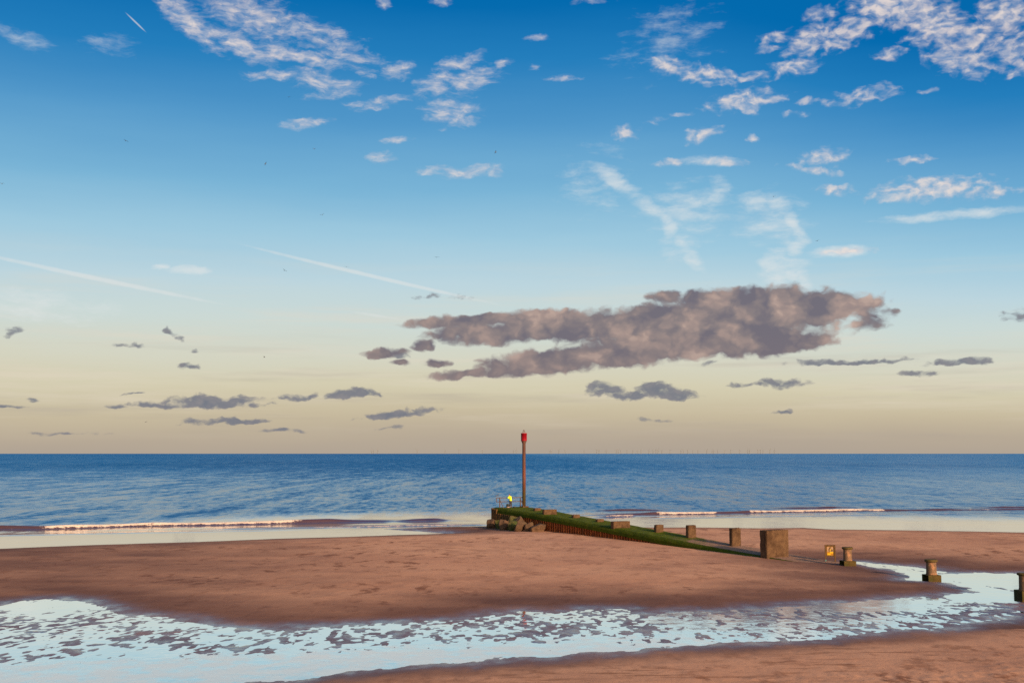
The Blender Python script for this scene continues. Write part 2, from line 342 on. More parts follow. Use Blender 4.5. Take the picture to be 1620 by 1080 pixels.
def axis(segs):                              # list of (start, end, step)
    out = []
    for a, b, s in segs: out.append(np.arange(a, b, s))
    return np.concatenate(out)
def geo(a, b, r, s0):
    o = []; v = a; s = s0
    while v < b: o.append(v); v += s; s *= r
    o.append(b); return np.array(o)
def grid_mesh(name, xs, ys, Z, attrs, keep=None):
    nx, ny = len(xs), len(ys); X, Y = np.meshgrid(xs, ys)
    co = np.stack([X, Y, Z], -1).reshape(-1, 3).astype(np.float32)
    i = (np.arange(ny - 1)[:, None] * nx + np.arange(nx - 1)[None, :])
    if keep is not None: i = i[keep]
    i = i.ravel()
    q = np.stack([i, i + 1, i + nx + 1, i + nx], -1).astype(np.int32)
    if keep is not None:
        used = np.unique(q); rm = np.full(nx * ny, -1, np.int32); rm[used] = np.arange(len(used)); q = rm[q]; co = co[used]
    me = bpy.data.meshes.new(name)
    me.vertices.add(len(co)); me.vertices.foreach_set('co', co.ravel())
    me.loops.add(q.size); me.loops.foreach_set('vertex_index', q.ravel())
    me.polygons.add(len(q)); me.polygons.foreach_set('loop_start', np.arange(0, q.size, 4, dtype=np.int32)); me.polygons.foreach_set('loop_total', np.full(len(q), 4, np.int32))
    me.polygons.foreach_set('use_smooth', np.ones(len(q), bool))
    for k, v in attrs.items():
        a = me.attributes.new(k, 'FLOAT', 'POINT'); v = v.ravel().astype(np.float32)
        a.data.foreach_set('value', v if keep is None else v[used])
    me.update(calc_edges=True); me.validate()
    return me

def beach_parts(X, Y):
    """sand height, and how damp or darkened it is"""
    e1 = fbm(X * .55, Y * .3, 4, 3)
    dp = sdist(X, Y, POOL); ds = sdist(X, Y, SEA)
    edge = np.clip(e1, -1, 1)
    dp2 = dp + edge * .9 * sst(dp, -6, -1) + .45 * fbm(X * 1.8, Y * 1.0, 4, 11, .6)
    ds2 = ds + fbm(X * .12, Y * .12, 3, 5) * .8
    out_p = np.maximum(-dp2, 0); out_s = np.maximum(-ds2, 0)
    hp = POOL_Z + .52 * (1 - np.exp(-out_p / 16))
    hs = 0.92 * (1 - np.exp(-out_s / 9)) + .004 * out_s
    land = np.minimum(hp, hs)
    land = land + .012 * np.maximum(46 - Y, 0) * (dp2 < 0)
    # wind and foot-worn relief of the dry sand
    dry = sst(land, .36, .6)
    bumps = .030 * fbm(X * .25, Y * .25, 3, 21) + .012 * fbm(X * 1.1, Y * 1.1, 3, 23)
    patch = sst(fbm(X * .08, Y * .16, 3, 31), .02, .35)
    near = np.exp(-((X - 24) / 18) ** 2 - ((Y - 46) / 8) ** 2)
    tracks = (.5 - np.abs(fbm(X * 1.3, Y * 1.5, 4, 37, .6))) * (.030 * patch + .10 * near)
    land = land + .006 * (1 - dry) * fbm(X * 2.2, Y * 1.3, 3, 29)
    land = land + dry * (bumps - tracks * .9) + (1 - dry) * .25 * bumps * sst(land, .31, .4)
    # bed of the tidal channel: rippled sand that breaks through the shallow water
    px, py = to_px(X, Y, POOL_Z)
    up = sst(py - (1008 - .018 * px), 16, -12)
    r = (fbm(X * 3.4, Y * 2.0, 3, 41, .5) * up + fbm(X * 2.6, Y * 1.35, 4, 42, .55) * (1 - up)) * 1.7 + fbm(X * .5, Y * .35, 3, 43) * .75
    rb = fbm(X * 2.4, Y * 1.4, 4, 45, .58) * 2.3 + fbm(X * .3, Y * .25, 2, 46) * .6; mixr = sst(px, 850, 1150); r = r * (1 - mixr) + rb * mixr
    bias = np.full(X.shape, -.04)
    low = sst(py - (1046 - .042 * px), -6, 16)            # clear strip along the near bank
    bias += 1.3 * low * sst(px, 1250, 850)
    bias += .15 * sst(px, 500, 150)
    bias += 2.4 * np.exp(-((px - 1385) / 85) ** 2 - ((py - 957) / 9) ** 4)
    bias += 2.2 * sst(px, 1480, 1530) * sst(py, 956, 944)
    bias += 1.0 * np.exp(-((px - 90) / 90) ** 2 - ((py - 960) / 12) ** 2)
    bias += .9 * sst(px, 1340, 1365) * sst(py, 925, 918)
    bias -= .38 * sst(px, 1330, 1560) * sst(py, 955, 968)
    bias += .12 * sst(px, 900, 1200)
    bias -= 1.6 * np.exp(-((px - 1625) / 45) ** 2 - ((py - 958) / 11) ** 2)
    bar = np.exp(-((py - (917 + (px - 1500) * .16)) / 2.2) ** 2) * sst(px, 1495, 1510)
    bias -= 2.0 * bar
    inside = np.maximum(dp2, 0); k = .25 + .75 * sst(inside, 0, 1.2)
    bed = POOL_Z - .004 * np.minimum(inside, 1) + .030 * (r - bias) * k
    bed = np.maximum(bed, POOL_Z - .14)
    sea_in = np.maximum(ds2, 0)
    z = np.where(dp2 > 0, bed, land)
    z = np.where(ds2 > 0, -.028 * sea_in - .0, z)
    z = np.maximum(z, -1.6)
    level_gap = np.where(ds2 > 0, -1, np.minimum(z - POOL_Z, np.where(out_s < 40, np.minimum(z - POOL_Z * 0 - 0, 9), 9)))
    wet_dark_p = sst(out_p, 16, 1.5); wet_s = sst(out_s, 15, 2)
    wet_dark_p = np.maximum(wet_dark_p, .75 * sst(X + .25 * (Y - 80), 2, -34) * sst(Y, 66, 74)) * np.where(Y < 64, sst(out_p, 5.5, .4), 1)  # also darkens the sand progressively towards the left
    wetn = .28 * fbm(X * .18, Y * .35, 4, 51)
    wet = np.clip(np.maximum(wet_dark_p, wet_s) + wetn * sst(np.maximum(wet_dark_p, wet_s), 0, .4), 0, 1)
    gloss = np.maximum(np.where(dp2 > 0, 1, sst(out_p, 3.2, 0)), np.where(ds2 > 0, 1, sst(out_s, 4.5, 0)))
    return z, wet, gloss, dry * np.clip(patch + near, 0, 1), dp2

def sand_h(x, y):
    z = beach_parts(np.array([[float(x)]]), np.array([[float(y)]]))[0]; return float(z[0, 0])

bx = np.concatenate([-geo(52, 3000, 1.25, .4)[::-1], np.arange(-51.9, 58, .11), geo(58, 3000, 1.25, .4)])
by = axis([(-400, -40, 40), (-40, 38, 3), (38, 84, .2), (84, 162, .34), (162, 300, 6)])
BX, BY = np.meshgrid(bx, by)
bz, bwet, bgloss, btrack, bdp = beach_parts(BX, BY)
sand, q, out = new_mat('damp_sand')
p = q.pos(); wet = q.attr('wet'); gls = q.attr('gloss'); trk = q.attr('track')
n1 = q.noise(q.map(p, sc=(.05, .09, 1)), 1.0, 6, .6); n2 = q.noise(q.map(p, sc=(.75, .5, 1)), 1.0, 8, .66); n4 = q.noise(q.map(p, loc=(3, 8, 0), sc=(.22, .22, 1)), 1.0, 6, .6); n3 = q.noise(p, 6, 4, .7)
dryc = q.mix(q.ss(n1, .35, .65), (.60, .295, .168, 1), (.70, .36, .205, 1))
dryc = q.mix(q.m('MULTIPLY', q.ss(n4, .46, .68), .5), dryc, (.36, .165, .10, 1))
dryc = q.mix(q.m('MULTIPLY', q.ss(n2, .52, .64), q.m('MULTIPLY_ADD', trk, .5, .38)), dryc, (.22, .082, .038, 1))
dryc = q.mix(q.m('MULTIPLY', q.ss(n3, .45, .7), .25), dryc, (.34, .17, .10, 1))
wetc = q.mix(q.ss(n1, .35, .65), (.155, .072, .050, 1), (.20, .092, .060, 1))
wr = q.noise(q.map(p, rot=(0, 0, R(-22)), sc=(.30, 1.5, 1)), 1.0, 8, .68)      # wrack and trodden lines along the near shore
sy_ = q.node('ShaderNodeSeparateXYZ'); q.put(sy_.inputs[0], p)
wrm = q.m('MULTIPLY', q.ss(sy_.outputs[1], 64, 56), q.ss(q.noise(q.map(p, sc=(.10, .16, 1)), 1.0, 4), .38, .6))
dryc = q.mix(q.m('MULTIPLY', q.ss(wr, .50, .62), q.m('MULTIPLY', wrm, .75)), dryc, (.22, .085, .035, 1))
vo = q.node('ShaderNodeTexVoronoi', feature='F1', voronoi_dimensions='2D'); q.put(vo.inputs['Vector'], p); vo.inputs['Scale'].default_value = .9
vo.inputs['Scale'].default_value = 1.3
q.put(vo.inputs['Vector'], q.v('ADD', p, q.v('MULTIPLY', q.noise(p, 3.0, 3, .6, out=1), (.35, .35, 0))))
dot = q.m('MULTIPLY', q.ss(vo.outputs['Distance'], .07, .03), q.m('GREATER_THAN', q.noise(q.map(vo.outputs['Position'], loc=(.3, .2, .1)), 3.7, 1), .62))
dryc = q.mix(q.m('MULTIPLY', dot, .85), dryc, (.06, .03, .018, 1))
wetc = q.mix(q.m('MULTIPLY', q.ss(n2, .54, .68), .4), wetc, (.10, .036, .02, 1))
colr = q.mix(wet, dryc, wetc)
b = q.node('ShaderNodeBsdfPrincipled'); q.put(b.inputs['Base Color'], colr)
q.put(b.inputs['Roughness'], q.m('MULTIPLY_ADD', q.m('MULTIPLY', gls, q.ss(n2, .3, .7, .6, 1.15)), -.68, .9)); q.put(b.inputs['Specular IOR Level'], q.m('MULTIPLY_ADD', gls, .8, .12))
bp = q.node('ShaderNodeBump'); bp.inputs['Distance'].default_value = .05
q.put(bp.inputs['Strength'], q.m('MULTIPLY_ADD', wet, -.2, .32))
q.put(bp.inputs['Height'], q.m('ADD', n3, q.m('MULTIPLY', n2, 1.2)))
q.l.new(bp.outputs[0], b.inputs['Normal']); q.l.new(b.outputs[0], out.inputs[0])
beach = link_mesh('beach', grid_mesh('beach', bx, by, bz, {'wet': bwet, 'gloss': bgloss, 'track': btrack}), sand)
tag(beach, 'wide reddish brown sandy beach with damp dark margins', 'beach', kind='structure')

# standing water of the tidal channel
poolm, q, out = new_mat('channel_water')
p = q.pos()
gl = q.node('ShaderNodeBsdfGlossy'); gl.inputs['Roughness'].default_value = .03; gl.inputs['Color'].default_value = (1, .965, .91, 1)
tr = q.node('ShaderNodeBsdfTransparent'); tr.inputs['Color'].default_value = (.86, .84, .8, 1)
bp = q.node('ShaderNodeBump'); bp.inputs['Strength'].default_value = .25; bp.inputs['Distance'].default_value = .02
q.put(bp.inputs['Height'], q.m('ADD', q.noise(q.map(p, sc=(1.2, .8, 1)), 1.4, 4, .6), q.m('MULTIPLY', q.noise(p, .35, 3), 2.0)))
q.l.new(bp.outputs[0], gl.inputs['Normal'])
fr = q.node('ShaderNodeFresnel'); fr.inputs['IOR'].default_value = 1.33; q.l.new(bp.outputs[0], fr.inputs['Normal'])
ms = q.node('ShaderNodeMixShader'); q.put(ms.inputs[0], q.m('MULTIPLY', fr.outputs[0], 2.9, clamp=True))
q.l.new(tr.outputs[0], ms.inputs[1]); q.l.new(gl.outputs[0], ms.inputs[2])
fd = q.node('ShaderNodeBsdfDiffuse'); fd.inputs['Color'].default_value = (.84, .85, .80, 1)      # pale diffuse streaks mixed in along the near bank
frn = q.noise(q.map(p, rot=(0, 0, R(-8)), sc=(.8, .8, 1)), 1.0, 8, .7)
mf = q.node('ShaderNodeMixShader'); q.put(mf.inputs[0], q.m('MULTIPLY', q.ss(q.m('ADD', frn, q.m('MULTIPLY_ADD', q.attr('pale_streaks'), .26, -.12)), .47, .70), .6))
q.l.new(ms.outputs[0], mf.inputs[1]); q.l.new(fd.outputs[0], mf.inputs[2]); q.l.new(mf.outputs[0], out.inputs[0])
px_ = axis([(-80, 110, .8)]); py_ = axis([(20, 112, .8)])
PX, PY = np.meshgrid(px_, py_); pd = sdist(PX, PY, POOL)
ppx, ppy = to_px(PX, np.maximum(PY, 30), POOL_Z)
pale_streaks = sst(ppy - (1046 - .042 * ppx), -14, 18) * sst(ppx, 1450, 900)
keep = (np.maximum.reduce([pd[:-1, :-1], pd[1:, :-1], pd[:-1, 1:], pd[1:, 1:]]) > -1.6)
pool = link_mesh('tidal_pool', grid_mesh('tidal_pool', px_, py_, np.full(PX.shape, POOL_Z), {'pale_streaks': pale_streaks}, keep), poolm)
tag(pool, 'pale shallow water left in the rippled channel across the beach', 'water', kind='structure')

# ------------------------------------------------------------------ the sea
wx = np.concatenate([-geo(112, 60000, 1.16, .6)[::-1], np.arange(-111.8, 112, .33), geo(112, 60000, 1.16, .6)])
wy = np.concatenate([axis([(92, 112, 2), (112, 215, .2)]), geo(215, 70000, 1.03, .35)])
WX, WY = np.meshgrid(wx, wy)
wd_ = sdist(WX, WY, SEA)
WAVES = [   # (photo x, photo y, height m, foam) along each crest
    [(-300, 842, .2, .3), (-60, 835, .42, .4), (0, 834.5, .5, .1), (60, 834.3, .42, .15), (85, 834, .4, 1), (200, 830.5, .45, 1), (330, 828, .45, 1), (460, 825.5, .45, 1), (485, 825, .5, .05), (520, 824, .5, 0), (570, 823, .32, 0), (640, 822, .08, 0)],
    [(600, 823, 0, 0), (655, 821.8, .26, 0), (690, 821, .30, 0), (715, 821, .05, 0), (760, 821, 0, 0)],
    [(300, 836, 0, 0), (380, 834, .12, .4), (560, 831.5, .14, .75), (700, 829, .14, .8), (760, 828, .1, .6), (780, 828, 0, 0)],
    [(-100, 846, .06, .5), (0, 844, .07, .55), (200, 840.5, .06, .5), (420, 836.5, .06, .5), (520, 834, .0, 0)],
    [(900, 813, 0, 0), (1015, 812.3, .28, 0), (1035, 812, .42, .1), (1045, 811.8, .42, 1), (1130, 810.5, .42, 1), (1136, 810.3, .45, .05), (1180, 809.3, .45, 0), (1190, 809, .42, .95), (1270, 807.7, .4, 1), (1395, 805.8, .38, 1), (1402, 805.5, .4, .05), (1440, 805.3, .26, 0), (1480, 805.2, .36, .1), (1500, 805, .36, .2), (1560, 804.5, .22, .5), (1640, 804, .3, 0), (1900, 800, .2, .3)],
    [(930, 806.5, 0, 0), (985, 806, .26, 0), (1020, 805.6, .2, 0), (1060, 805, .05, 0)],
    [(1200, 802.6, 0, 0), (1250, 802.3, .26, 0), (1320, 801.5, .26, 0), (1370, 801, 0, 0)],
    [(1480, 802, 0, 0), (1590, 801, .28, 0), (1700, 800, .3, .2), (1900, 797, .2, .0)],
    [(930, 817, 0, 0), (968, 815.6, .25, .85), (1000, 814.6, .22, .9), (1006, 814.4, .08, 0), (1060, 813.8, .04, 0)],
    [(1000, 818.5, .0, 0), (1070, 817, .1, .55), (1200, 815, .1, .4), (1330, 813, .08, .5), (1600, 809, .08, .5)],
]
wz = np.zeros(WX.shape); foam = np.zeros(WX.shape); turb = np.zeros(WX.shape)
def crest(pts, far=False):
    a = np.array([list(gp(x, y + .0, .2)[:2]) + [h, f] for x, y, h, f in pts])
    x = a[:, 0]
    inr = (WX > x[0]) & (WX < x[-1])
    yc = np.interp(WX, x, a[:, 1]) + .5 * fbm(WX * .1, WX * 0 + 3.1, 3, 61)
    h = np.interp(WX, x, a[:, 2]) * (.7 + .6 * vn(WX * .22, WX * 0 + .7, 62)); f = np.interp(WX, x, a[:, 3])
    d = WY - yc
    prof = np.where(d < 0, np.exp(-(d / .75) ** 2), np.exp(-(d / 2.6) ** 2)) * inr
    fo = np.where(d < 0, np.exp(-(np.minimum(d + .3, 0) / .6) ** 2), np.exp(-(d / .6) ** 2)) * f * inr
    return h * prof, fo, np.exp(-(d / 5.0) ** 2) * inr * np.clip(h * 5, 0, 1)
for w_ in WAVES:
    h, fo, tb = crest(w_); wz = np.maximum(wz, h); foam = np.maximum(foam, fo); turb = np.maximum(turb, tb)
chop = sst(wd_, 22, 60) * sst(WY, 900, 300)
wz += chop * (.07 * fbm(WX * .25, WY * .22, 3, 71) + .10 * fbm(WX * .07, WY * .12, 3, 73)) + .006 * fbm(WX * .3, WY * .6, 3, 75) * sst(wd_, .5, 6)
wz = np.where(wd_ < 0, wz * 0, wz)
sea_m, q, out = new_mat('sea_water')
p = q.pos(); shore = q.attr('shore'); fm = q.attr('foam'); tb = q.attr('turbid')
chopf = q.ss(shore, 20, 52)
tn1 = q.noise(q.map(p, sc=(.75, .16, 1)), 1.0, 4, .65); tn2 = q.noise(q.map(p, sc=(.16, .022, 1)), 1.0, 5, .62); tn3 = q.noise(q.map(p, sc=(.03, .0035, 1)), 1.0, 5, .62)
deep = q.mix(q.ss(q.noise(q.map(p, sc=(.004, .0012, 1)), 1, 4), .35, .65), (.012, .074, .195, 1), (.024, .108, .255, 1))
shal = (.10, .046, .028, 1)
colr = q.mix(tb, q.mix(q.ss(shore, 48, 18), deep, (.62, .50, .38, 1)), shal)  # pale wash near shore: reflected sky brightness put into the base colour
b = q.node('ShaderNodeBsdfPrincipled'); q.put(b.inputs['IOR'], q.m('MAXIMUM', q.ss(shore, 45, 12, 1.5, 2.3), 1.3))
n_a = q.noise(q.map(p, sc=(.9, .30, 1)), 1.0, 4, .6)
bp = q.node('ShaderNodeBump'); q.put(bp.inputs['Height'], n_a); bp.inputs['Distance'].default_value = .3
q.put(bp.inputs['Strength'], q.m('MULTIPLY_ADD', chopf, .5, .03))
sxyz = q.node('ShaderNodeSeparateXYZ'); q.put(sxyz.inputs[0], p)
# the faces of the wind waves that a viewer ashore sees lean towards the beach
tilt = q.m('ADD', q.m('ADD', q.m('MULTIPLY', q.m('SUBTRACT', tn1, .5), .42), q.m('MULTIPLY', q.m('SUBTRACT', tn2, .5), .36)), q.m('MULTIPLY', q.m('SUBTRACT', tn3, .5), .14))
tilt = q.m('ADD', tilt, q.ss(sxyz.outputs[1], 170, 900, .07, .20))
tilt = q.m('MULTIPLY', q.m('MAXIMUM', tilt, 0.0), q.m('MULTIPLY', chopf, q.ss(sxyz.outputs[0], -80, 260, 1.0, .72)))
tv = q.node('ShaderNodeCombineXYZ'); q.put(tv.inputs[1], q.m('MULTIPLY', tilt, -1.0)); q.put(tv.inputs[0], q.m('MULTIPLY', q.m('MULTIPLY', q.m('SUBTRACT', tn2, .5), .25), chopf))
nrm = q.v('NORMALIZE', q.v('ADD', bp.outputs[0], tv.outputs[0]))
q.l.new(nrm, b.inputs['Normal'])
fn = q.noise(q.map(p, sc=(1.6, 2.4, 3.0)), 1.0, 6, .7)
ff = q.ss(q.m('ADD', fm, q.m('MULTIPLY', q.m('SUBTRACT', fn, .5), 2.6)), .48, .9)
colr = q.mix(ff, colr, (.80, .62, .49, 1))
q.put(b.inputs['Base Color'], colr)
q.put(b.inputs['Roughness'], q.m('MAXIMUM', q.m('MULTIPLY', ff, .8), q.m('MULTIPLY_ADD', chopf, .14, .05)))
q.put(b.inputs['Specular IOR Level'], q.m('MULTIPLY_ADD', ff, -.4, .5))
q.l.new(b.outputs[0], out.inputs[0])
sea = link_mesh('sea', grid_mesh('sea', wx, wy, wz + SEA_Z, {'shore': np.clip(wd_, -50, 400), 'foam': foam, 'turbid': turb}), sea_m)
tag(sea, 'choppy blue sea with low breakers running onto the sand', 'sea', kind='structure')

# ------------------------------------------------------------------ the groyne
GA = gp(1202, 880, .6)[:2]; GB = gp(778, 836, .3)[:2]
GL = float(np.linalg.norm(GB - GA)); ga = (GB - GA) / GL; gnv = np.array([ga[1], -ga[0]])
GROT = math.atan2(-ga[0], ga[1])             # local +y runs out to sea, +x to the right of it
def on_w(px, py, w):                         # pixel against the upright plane at offset w
    d = ray(px, py); s = (w + GA @ gnv) / (d[:2] @ gnv); pt = d[:2] * s
    return float((pt - GA) @ ga), CAM_H + d[2] * s
def on_t(px, py, t):
    d = ray(px, py); s = (t + GA @ ga) / (d[:2] @ ga); pt = d[:2] * s
    return float((pt - GA) @ gnv), CAM_H + d[2] * s
INNER = [(786, 802.3), (823, 808), (853, 813), (880, 817.5), (940, 829), (1001, 839), (1045, 849), (1108, 861), (1150, 869), (1192, 876.5), (1225, 882.5), (1285, 892)]
tz = np.array([on_w(x, y, .35) for x, y in INNER]); PF = np.polyfit(tz[:, 0], tz[:, 1], 3)
def ztop(t): return float(np.polyval(PF, min(max(t, -13), GL + 1)))
def on_deck(px, py):
    z = 1.5
    for _ in range(40):
        pt = gp(px, py, z)[:2] - GA; t = float(pt @ ga); z = .5 * z + .5 * ztop(t)
    return t, float(pt @ gnv), z
def gw(t, w, z=0): pt = GA + ga * t + gnv * w; return (float(pt[0]), float(pt[1]), z)
print('GROYNE', GL, GROT, [round(ztop(t), 2) for t in (-12, 0, 10, 20, 30, 40, 50)])

def stone_with_weed(name, along=True, base=(.26, .15, .10, 1), base2=(.36, .21, .14, 1), green=(.055, .082, .002, 1), green2=(.105, .125, .003, 1)):
    m, q, out = new_mat(name)
    p = q.pos(); wd = q.attr('weed')
    n1 = q.noise(p, 1.1, 7, .65); n2 = q.noise(p, 5, 6, .7)
    cb = q.mix(q.ss(n2, .35, .65), base, base2); cg = q.mix(q.ss(n1, .38, .62), green, green2)
    cg = q.mix(q.m('MULTIPLY', q.ss(n2, .48, .66), .6), cg, (.095, .075, .02, 1))
    f = q.ss(q.m('ADD', wd, q.m('MULTIPLY', q.m('SUBTRACT', n1, .5), 1.1)), .38, .66)
    b = q.node('ShaderNodeBsdfPrincipled'); q.put(b.inputs['Base Color'], q.mix(f, cb, cg)); b.inputs['Roughness'].default_value = .9; b.inputs['Specular IOR Level'].default_value = .08
    bp = q.node('ShaderNodeBump'); q.put(bp.inputs['Height'], q.m('ADD', n2, n1)); bp.inputs['Strength'].default_value = .7; bp.inputs['Distance'].default_value = .06
    q.l.new(bp.outputs[0], b.inputs['Normal']); q.l.new(b.outputs[0], out.inputs[0]); return m
deck_m = stone_with_weed('weedy_concrete_deck')
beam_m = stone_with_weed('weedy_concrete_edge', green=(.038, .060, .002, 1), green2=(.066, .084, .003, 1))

groyne = empty('groyne', (*GA, 0), GROT, 'long concrete groyne green with weed on rusty piles running out to sea', 'groyne')
def right_edge(t): return 4.0 + .9 * float(sst(np.array(t), 36, 45))
def sweep(name, ts, sect, mat, weed, jitter=.02, seed=0):
    """cross-section list [(w,z)] swept along the groyne, in the groyne's own frame"""
    rnd = random.Random(seed); bm = bmesh.new(); lay = bm.verts.layers.float.new('weed'); rows = []
    for t in ts:
        row = []
        for (w, z, wd) in sect(t):
            v = bm.verts.new((w + rnd.uniform(-jitter, jitter), t, z + rnd.uniform(-jitter, jitter))); v[lay] = wd; row.append(v)
        rows.append(row)
    n = len(rows[0])
    for a, b in zip(rows, rows[1:]):
        for k in range(n): bm.faces.new((a[k], a[(k + 1) % n], b[(k + 1) % n], b[k]))
    bm.faces.new(rows[0][::-1]); bm.faces.new(rows[-1])
    return from_bm(name, bm, mat, groyne)
ts = list(np.arange(-12, GL + .01, .5))
def weed_at(t): return float(np.interp(t, [-12, -2, 2, 10, 16, 50], [.0, .1, .25, .42, .8, 1.0]))
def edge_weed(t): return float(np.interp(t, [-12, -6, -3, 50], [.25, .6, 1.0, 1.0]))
def beam_sec(t):
    z = ztop(t); wd = edge_weed(t)
    return [(0, z - .66, wd), (0, z - .30, wd), (.12, z - .12, wd), (.35, z, wd), (.42, z - .03, wd), (.42, z - .66, wd)]
sweep('edge_beam', ts, beam_sec, beam_m, 1, .012, 1)
def deck_sec(t):
    z = ztop(t) - .02; wd = weed_at(t); r = right_edge(t); d = min(-.6, -z - .5) if t < GL - 4 else -z - 1.0
    ws = np.linspace(.425, r, 7)
    top = [(float(w), z + .015 * math.sin(w * 2.1), wd) for w in ws]
    return top + [(r + .05, z + d, 1.0), (1.6, z + d, 1.0), (1.6, z - .55, 1.0), (.425, z - .55, 1.0)]
sweep('deck', ts, deck_sec, deck_m, 1, .012, 2)

rust = rough_mat('rusty_pile_steel', (.20, .050, .014, 1), (.40, .105, .022, 1), 3, .9, .5, 14, c3=(.10, .04, .014, 1), c3f=(.55, .7), stretch=(1, 1, .4))
rust_d = rough_mat('weathered_pile_steel', (.085, .048, .016, 1), (.20, .08, .022, 1), 3, .9, .5, 14, c3=(.035, .04, .012, 1), c3f=(.5, .65), stretch=(1, 1, .3))
def pile(t, w0, w1, depth, mat, wid, face='left', ztopv=None):
    bm = bmesh.new(); zt = ztop(t) - .66 if ztopv is None else ztopv
    pos = GA + ga * t + gnv * w0
    zb = min(sand_h(pos[0] - .6, pos[1]) - .5, zt - .3)
    h = wid / 2; j = random.uniform(-.03, .03)
    if face == 'left':   pr = [(w0 + .02 + j, t - h * .55), (w0 + .02 + j, t + h * .55), (w0 + depth, t + h), (w0 + depth, t - h)]
    else:                pr = [(w0 - h * .6, t + .02 + j), (w0 + h * .6, t + .02 + j), (w0 + h, t - depth), (w0 - h, t - depth)]
    lo = [bm.verts.new((a, b, zb)) for a, b in pr]; hi = [bm.verts.new((a, b, zt + random.uniform(-.02, .0))) for a, b in pr]
    for k in range(4): bm.faces.new((lo[k], lo[(k + 1) % 4], hi[(k + 1) % 4], hi[k]))
    bm.faces.new(hi); bm.faces.new(lo[::-1])
    return from_bm('sheet_pile', bm, mat, groyne)
t = GL - 5.6
while t > 12.5:
    pile(t, .0, 0, .34, rust, .21); t -= .5
t = GL - .25
while t > GL - 5.6:                           # the closed box of piles at the seaward end
    pile(t, -.14, 0, .34, rust_d, .50, ztopv=ztop(t) - .66 if t < GL - 1.4 else ztop(t) - .16); t -= .52
for w in np.arange(.3, 4.8, .52): pile(GL + .42, float(w), 0, .36, rust_d, .5, 'end', ztop(GL) - .1)

# concrete blocks standing on the groyne
blk_m = rough_mat('stained_concrete', (.075, .038, .018, 1), (.130, .070, .034, 1), 1.6, .9, .6, 9, c3=(.055, .026, .011, 1), c3f=(.48, .64), bd=.06)
BLOCKS = [  # left edge, front-left edge, right edge, front-left bottom, top at front-left, label
    (1202, 1213.5, 1248.5, 881.5, 838.5, 'largest concrete block, broad and square with rust stained side, nearest the sign'),
    (1154, 1158.6, 1173, 863.5, 835, 'tall narrow concrete block standing just left of the largest block'),
    (1084.5, 1089.3, 1102, 850.5, 830.5, 'squat upright concrete block second to the left of the largest block'),
    (1035, 1038.7, 1050.5, 841.5, 829.8, 'small cube-like concrete block halfway along the groyne'),
    (966, 971, 997, 835, 824.6, 'broad low concrete block on green weed in mid groyne'),
    (944, 945.5, 956, 825, 820.8, 'thin flat concrete slab just seaward of the broad mid groyne block'),
    (906, 907.5, 918, 818.6, 814, 'thin flat concrete slab between the two broad low blocks'),
    (857.5, 861, 881.5, 813.5, 805.8, 'broad low concrete block nearest the red beacon'),
    (845, 846.5, 856, 807.4, 803.4, 'low concrete slab right beside the foot of the beacon'),
]
for (xl, xf, xr, yb, yt, lab) in BLOCKS:
    t0, w0, z0 = on_deck(xf, yb)
    w1, _ = on_t(xr, yb, t0); t1, _ = on_w(xl, yb, w0); _, zt = on_t(xf, yt, t0)
    dep = min(max(t1 - t0, .5), 1.6); H = zt - z0
    bm = bmesh.new(); box(bm, (0, 0, -.35), (w1 - w0, dep, H), None, 0)
    bmesh.ops.subdivide_edges(bm, edges=bm.edges[:], cuts=5, use_grid_fill=True)
    big = H > 1.0
    for v in bm.verts:
        # corners knocked off and faces slightly out of true
        ex = min(v.co.x, w1 - w0 - v.co.x); ez = H - v.co.z; ey = min(v.co.y, dep - v.co.y)
        k = sum(1 for e in (ex, ey, ez) if e < .02)
        if k >= 2:
            c = Vector(((w1 - w0) / 2, dep / 2, H / 2)); v.co += (c - v.co).normalized() * random.uniform(.01, .05)
        v.co += Vector((random.uniform(-1, 1), random.uniform(-1, 1), random.uniform(-1, 1))) * (.014 if big else .01)
    e_sharp = [e for e in bm.edges if len(e.link_faces) == 2 and e.calc_face_angle(0) > .9]
    bmesh.ops.bevel(bm, geom=e_sharp, offset=.03, segments=2, affect='EDGES')
    o = from_bm('concrete_block', bm, blk_m); o.location = gw(t0, w0, z0); o.rotation_euler = (0, 0, GROT)
    tag(o, lab, 'block', 'concrete blocks along the groyne')

# ------------------------------------------------------------------ beacon
bt, bw, bzz = on_deck(829, 801.6)
bpos = gw(bt, bw, bzz)
beacon = empty('beacon', bpos, GROT, 'tall rusty steel beacon post with a red can on top', 'beacon')
def bz_at(py): return float(vp(829, py, bpos[1])[2]) - bzz
mpx = bpos[1] / F_PX
pole_m, q, out = new_mat('rusty_painted_post')
p = q.node('ShaderNodeTexCoord').outputs['Object']; sp = q.node('ShaderNodeSeparateXYZ'); q.put(sp.inputs[0], p)
nn = q.noise(q.map(p, sc=(3, 3, .6)), 1.4, 7, .65)
c = q.ramp(q.m('DIVIDE', q.m('ADD', sp.outputs[2], q.m('MULTIPLY', q.m('SUBTRACT', nn, .5), 2.2)), 9.0), [(0, (.085, .045, .006, 1)), (.16, (.07, .05, .008, 1)), (.27, (.10, .028, .007, 1)), (.42, (.15, .028, .007, 1)), (.62, (.10, .027, .014, 1)), (1, (.085, .030, .018, 1))])
c = q.mix(q.ss(q.noise(q.map(p, sc=(4, 4, .5)), 1.1, 6, .7), .5, .62), c, (.09, .055, .045, 1))
b = q.node('ShaderNodeBsdfPrincipled'); q.put(b.inputs['Base Color'], c); b.inputs['Roughness'].default_value = .7
bp = q.node('ShaderNodeBump'); q.put(bp.inputs['Height'], q.noise(p, 9, 6, .7)); bp.inputs['Strength'].default_value = .2; bp.inputs['Distance'].default_value = .01
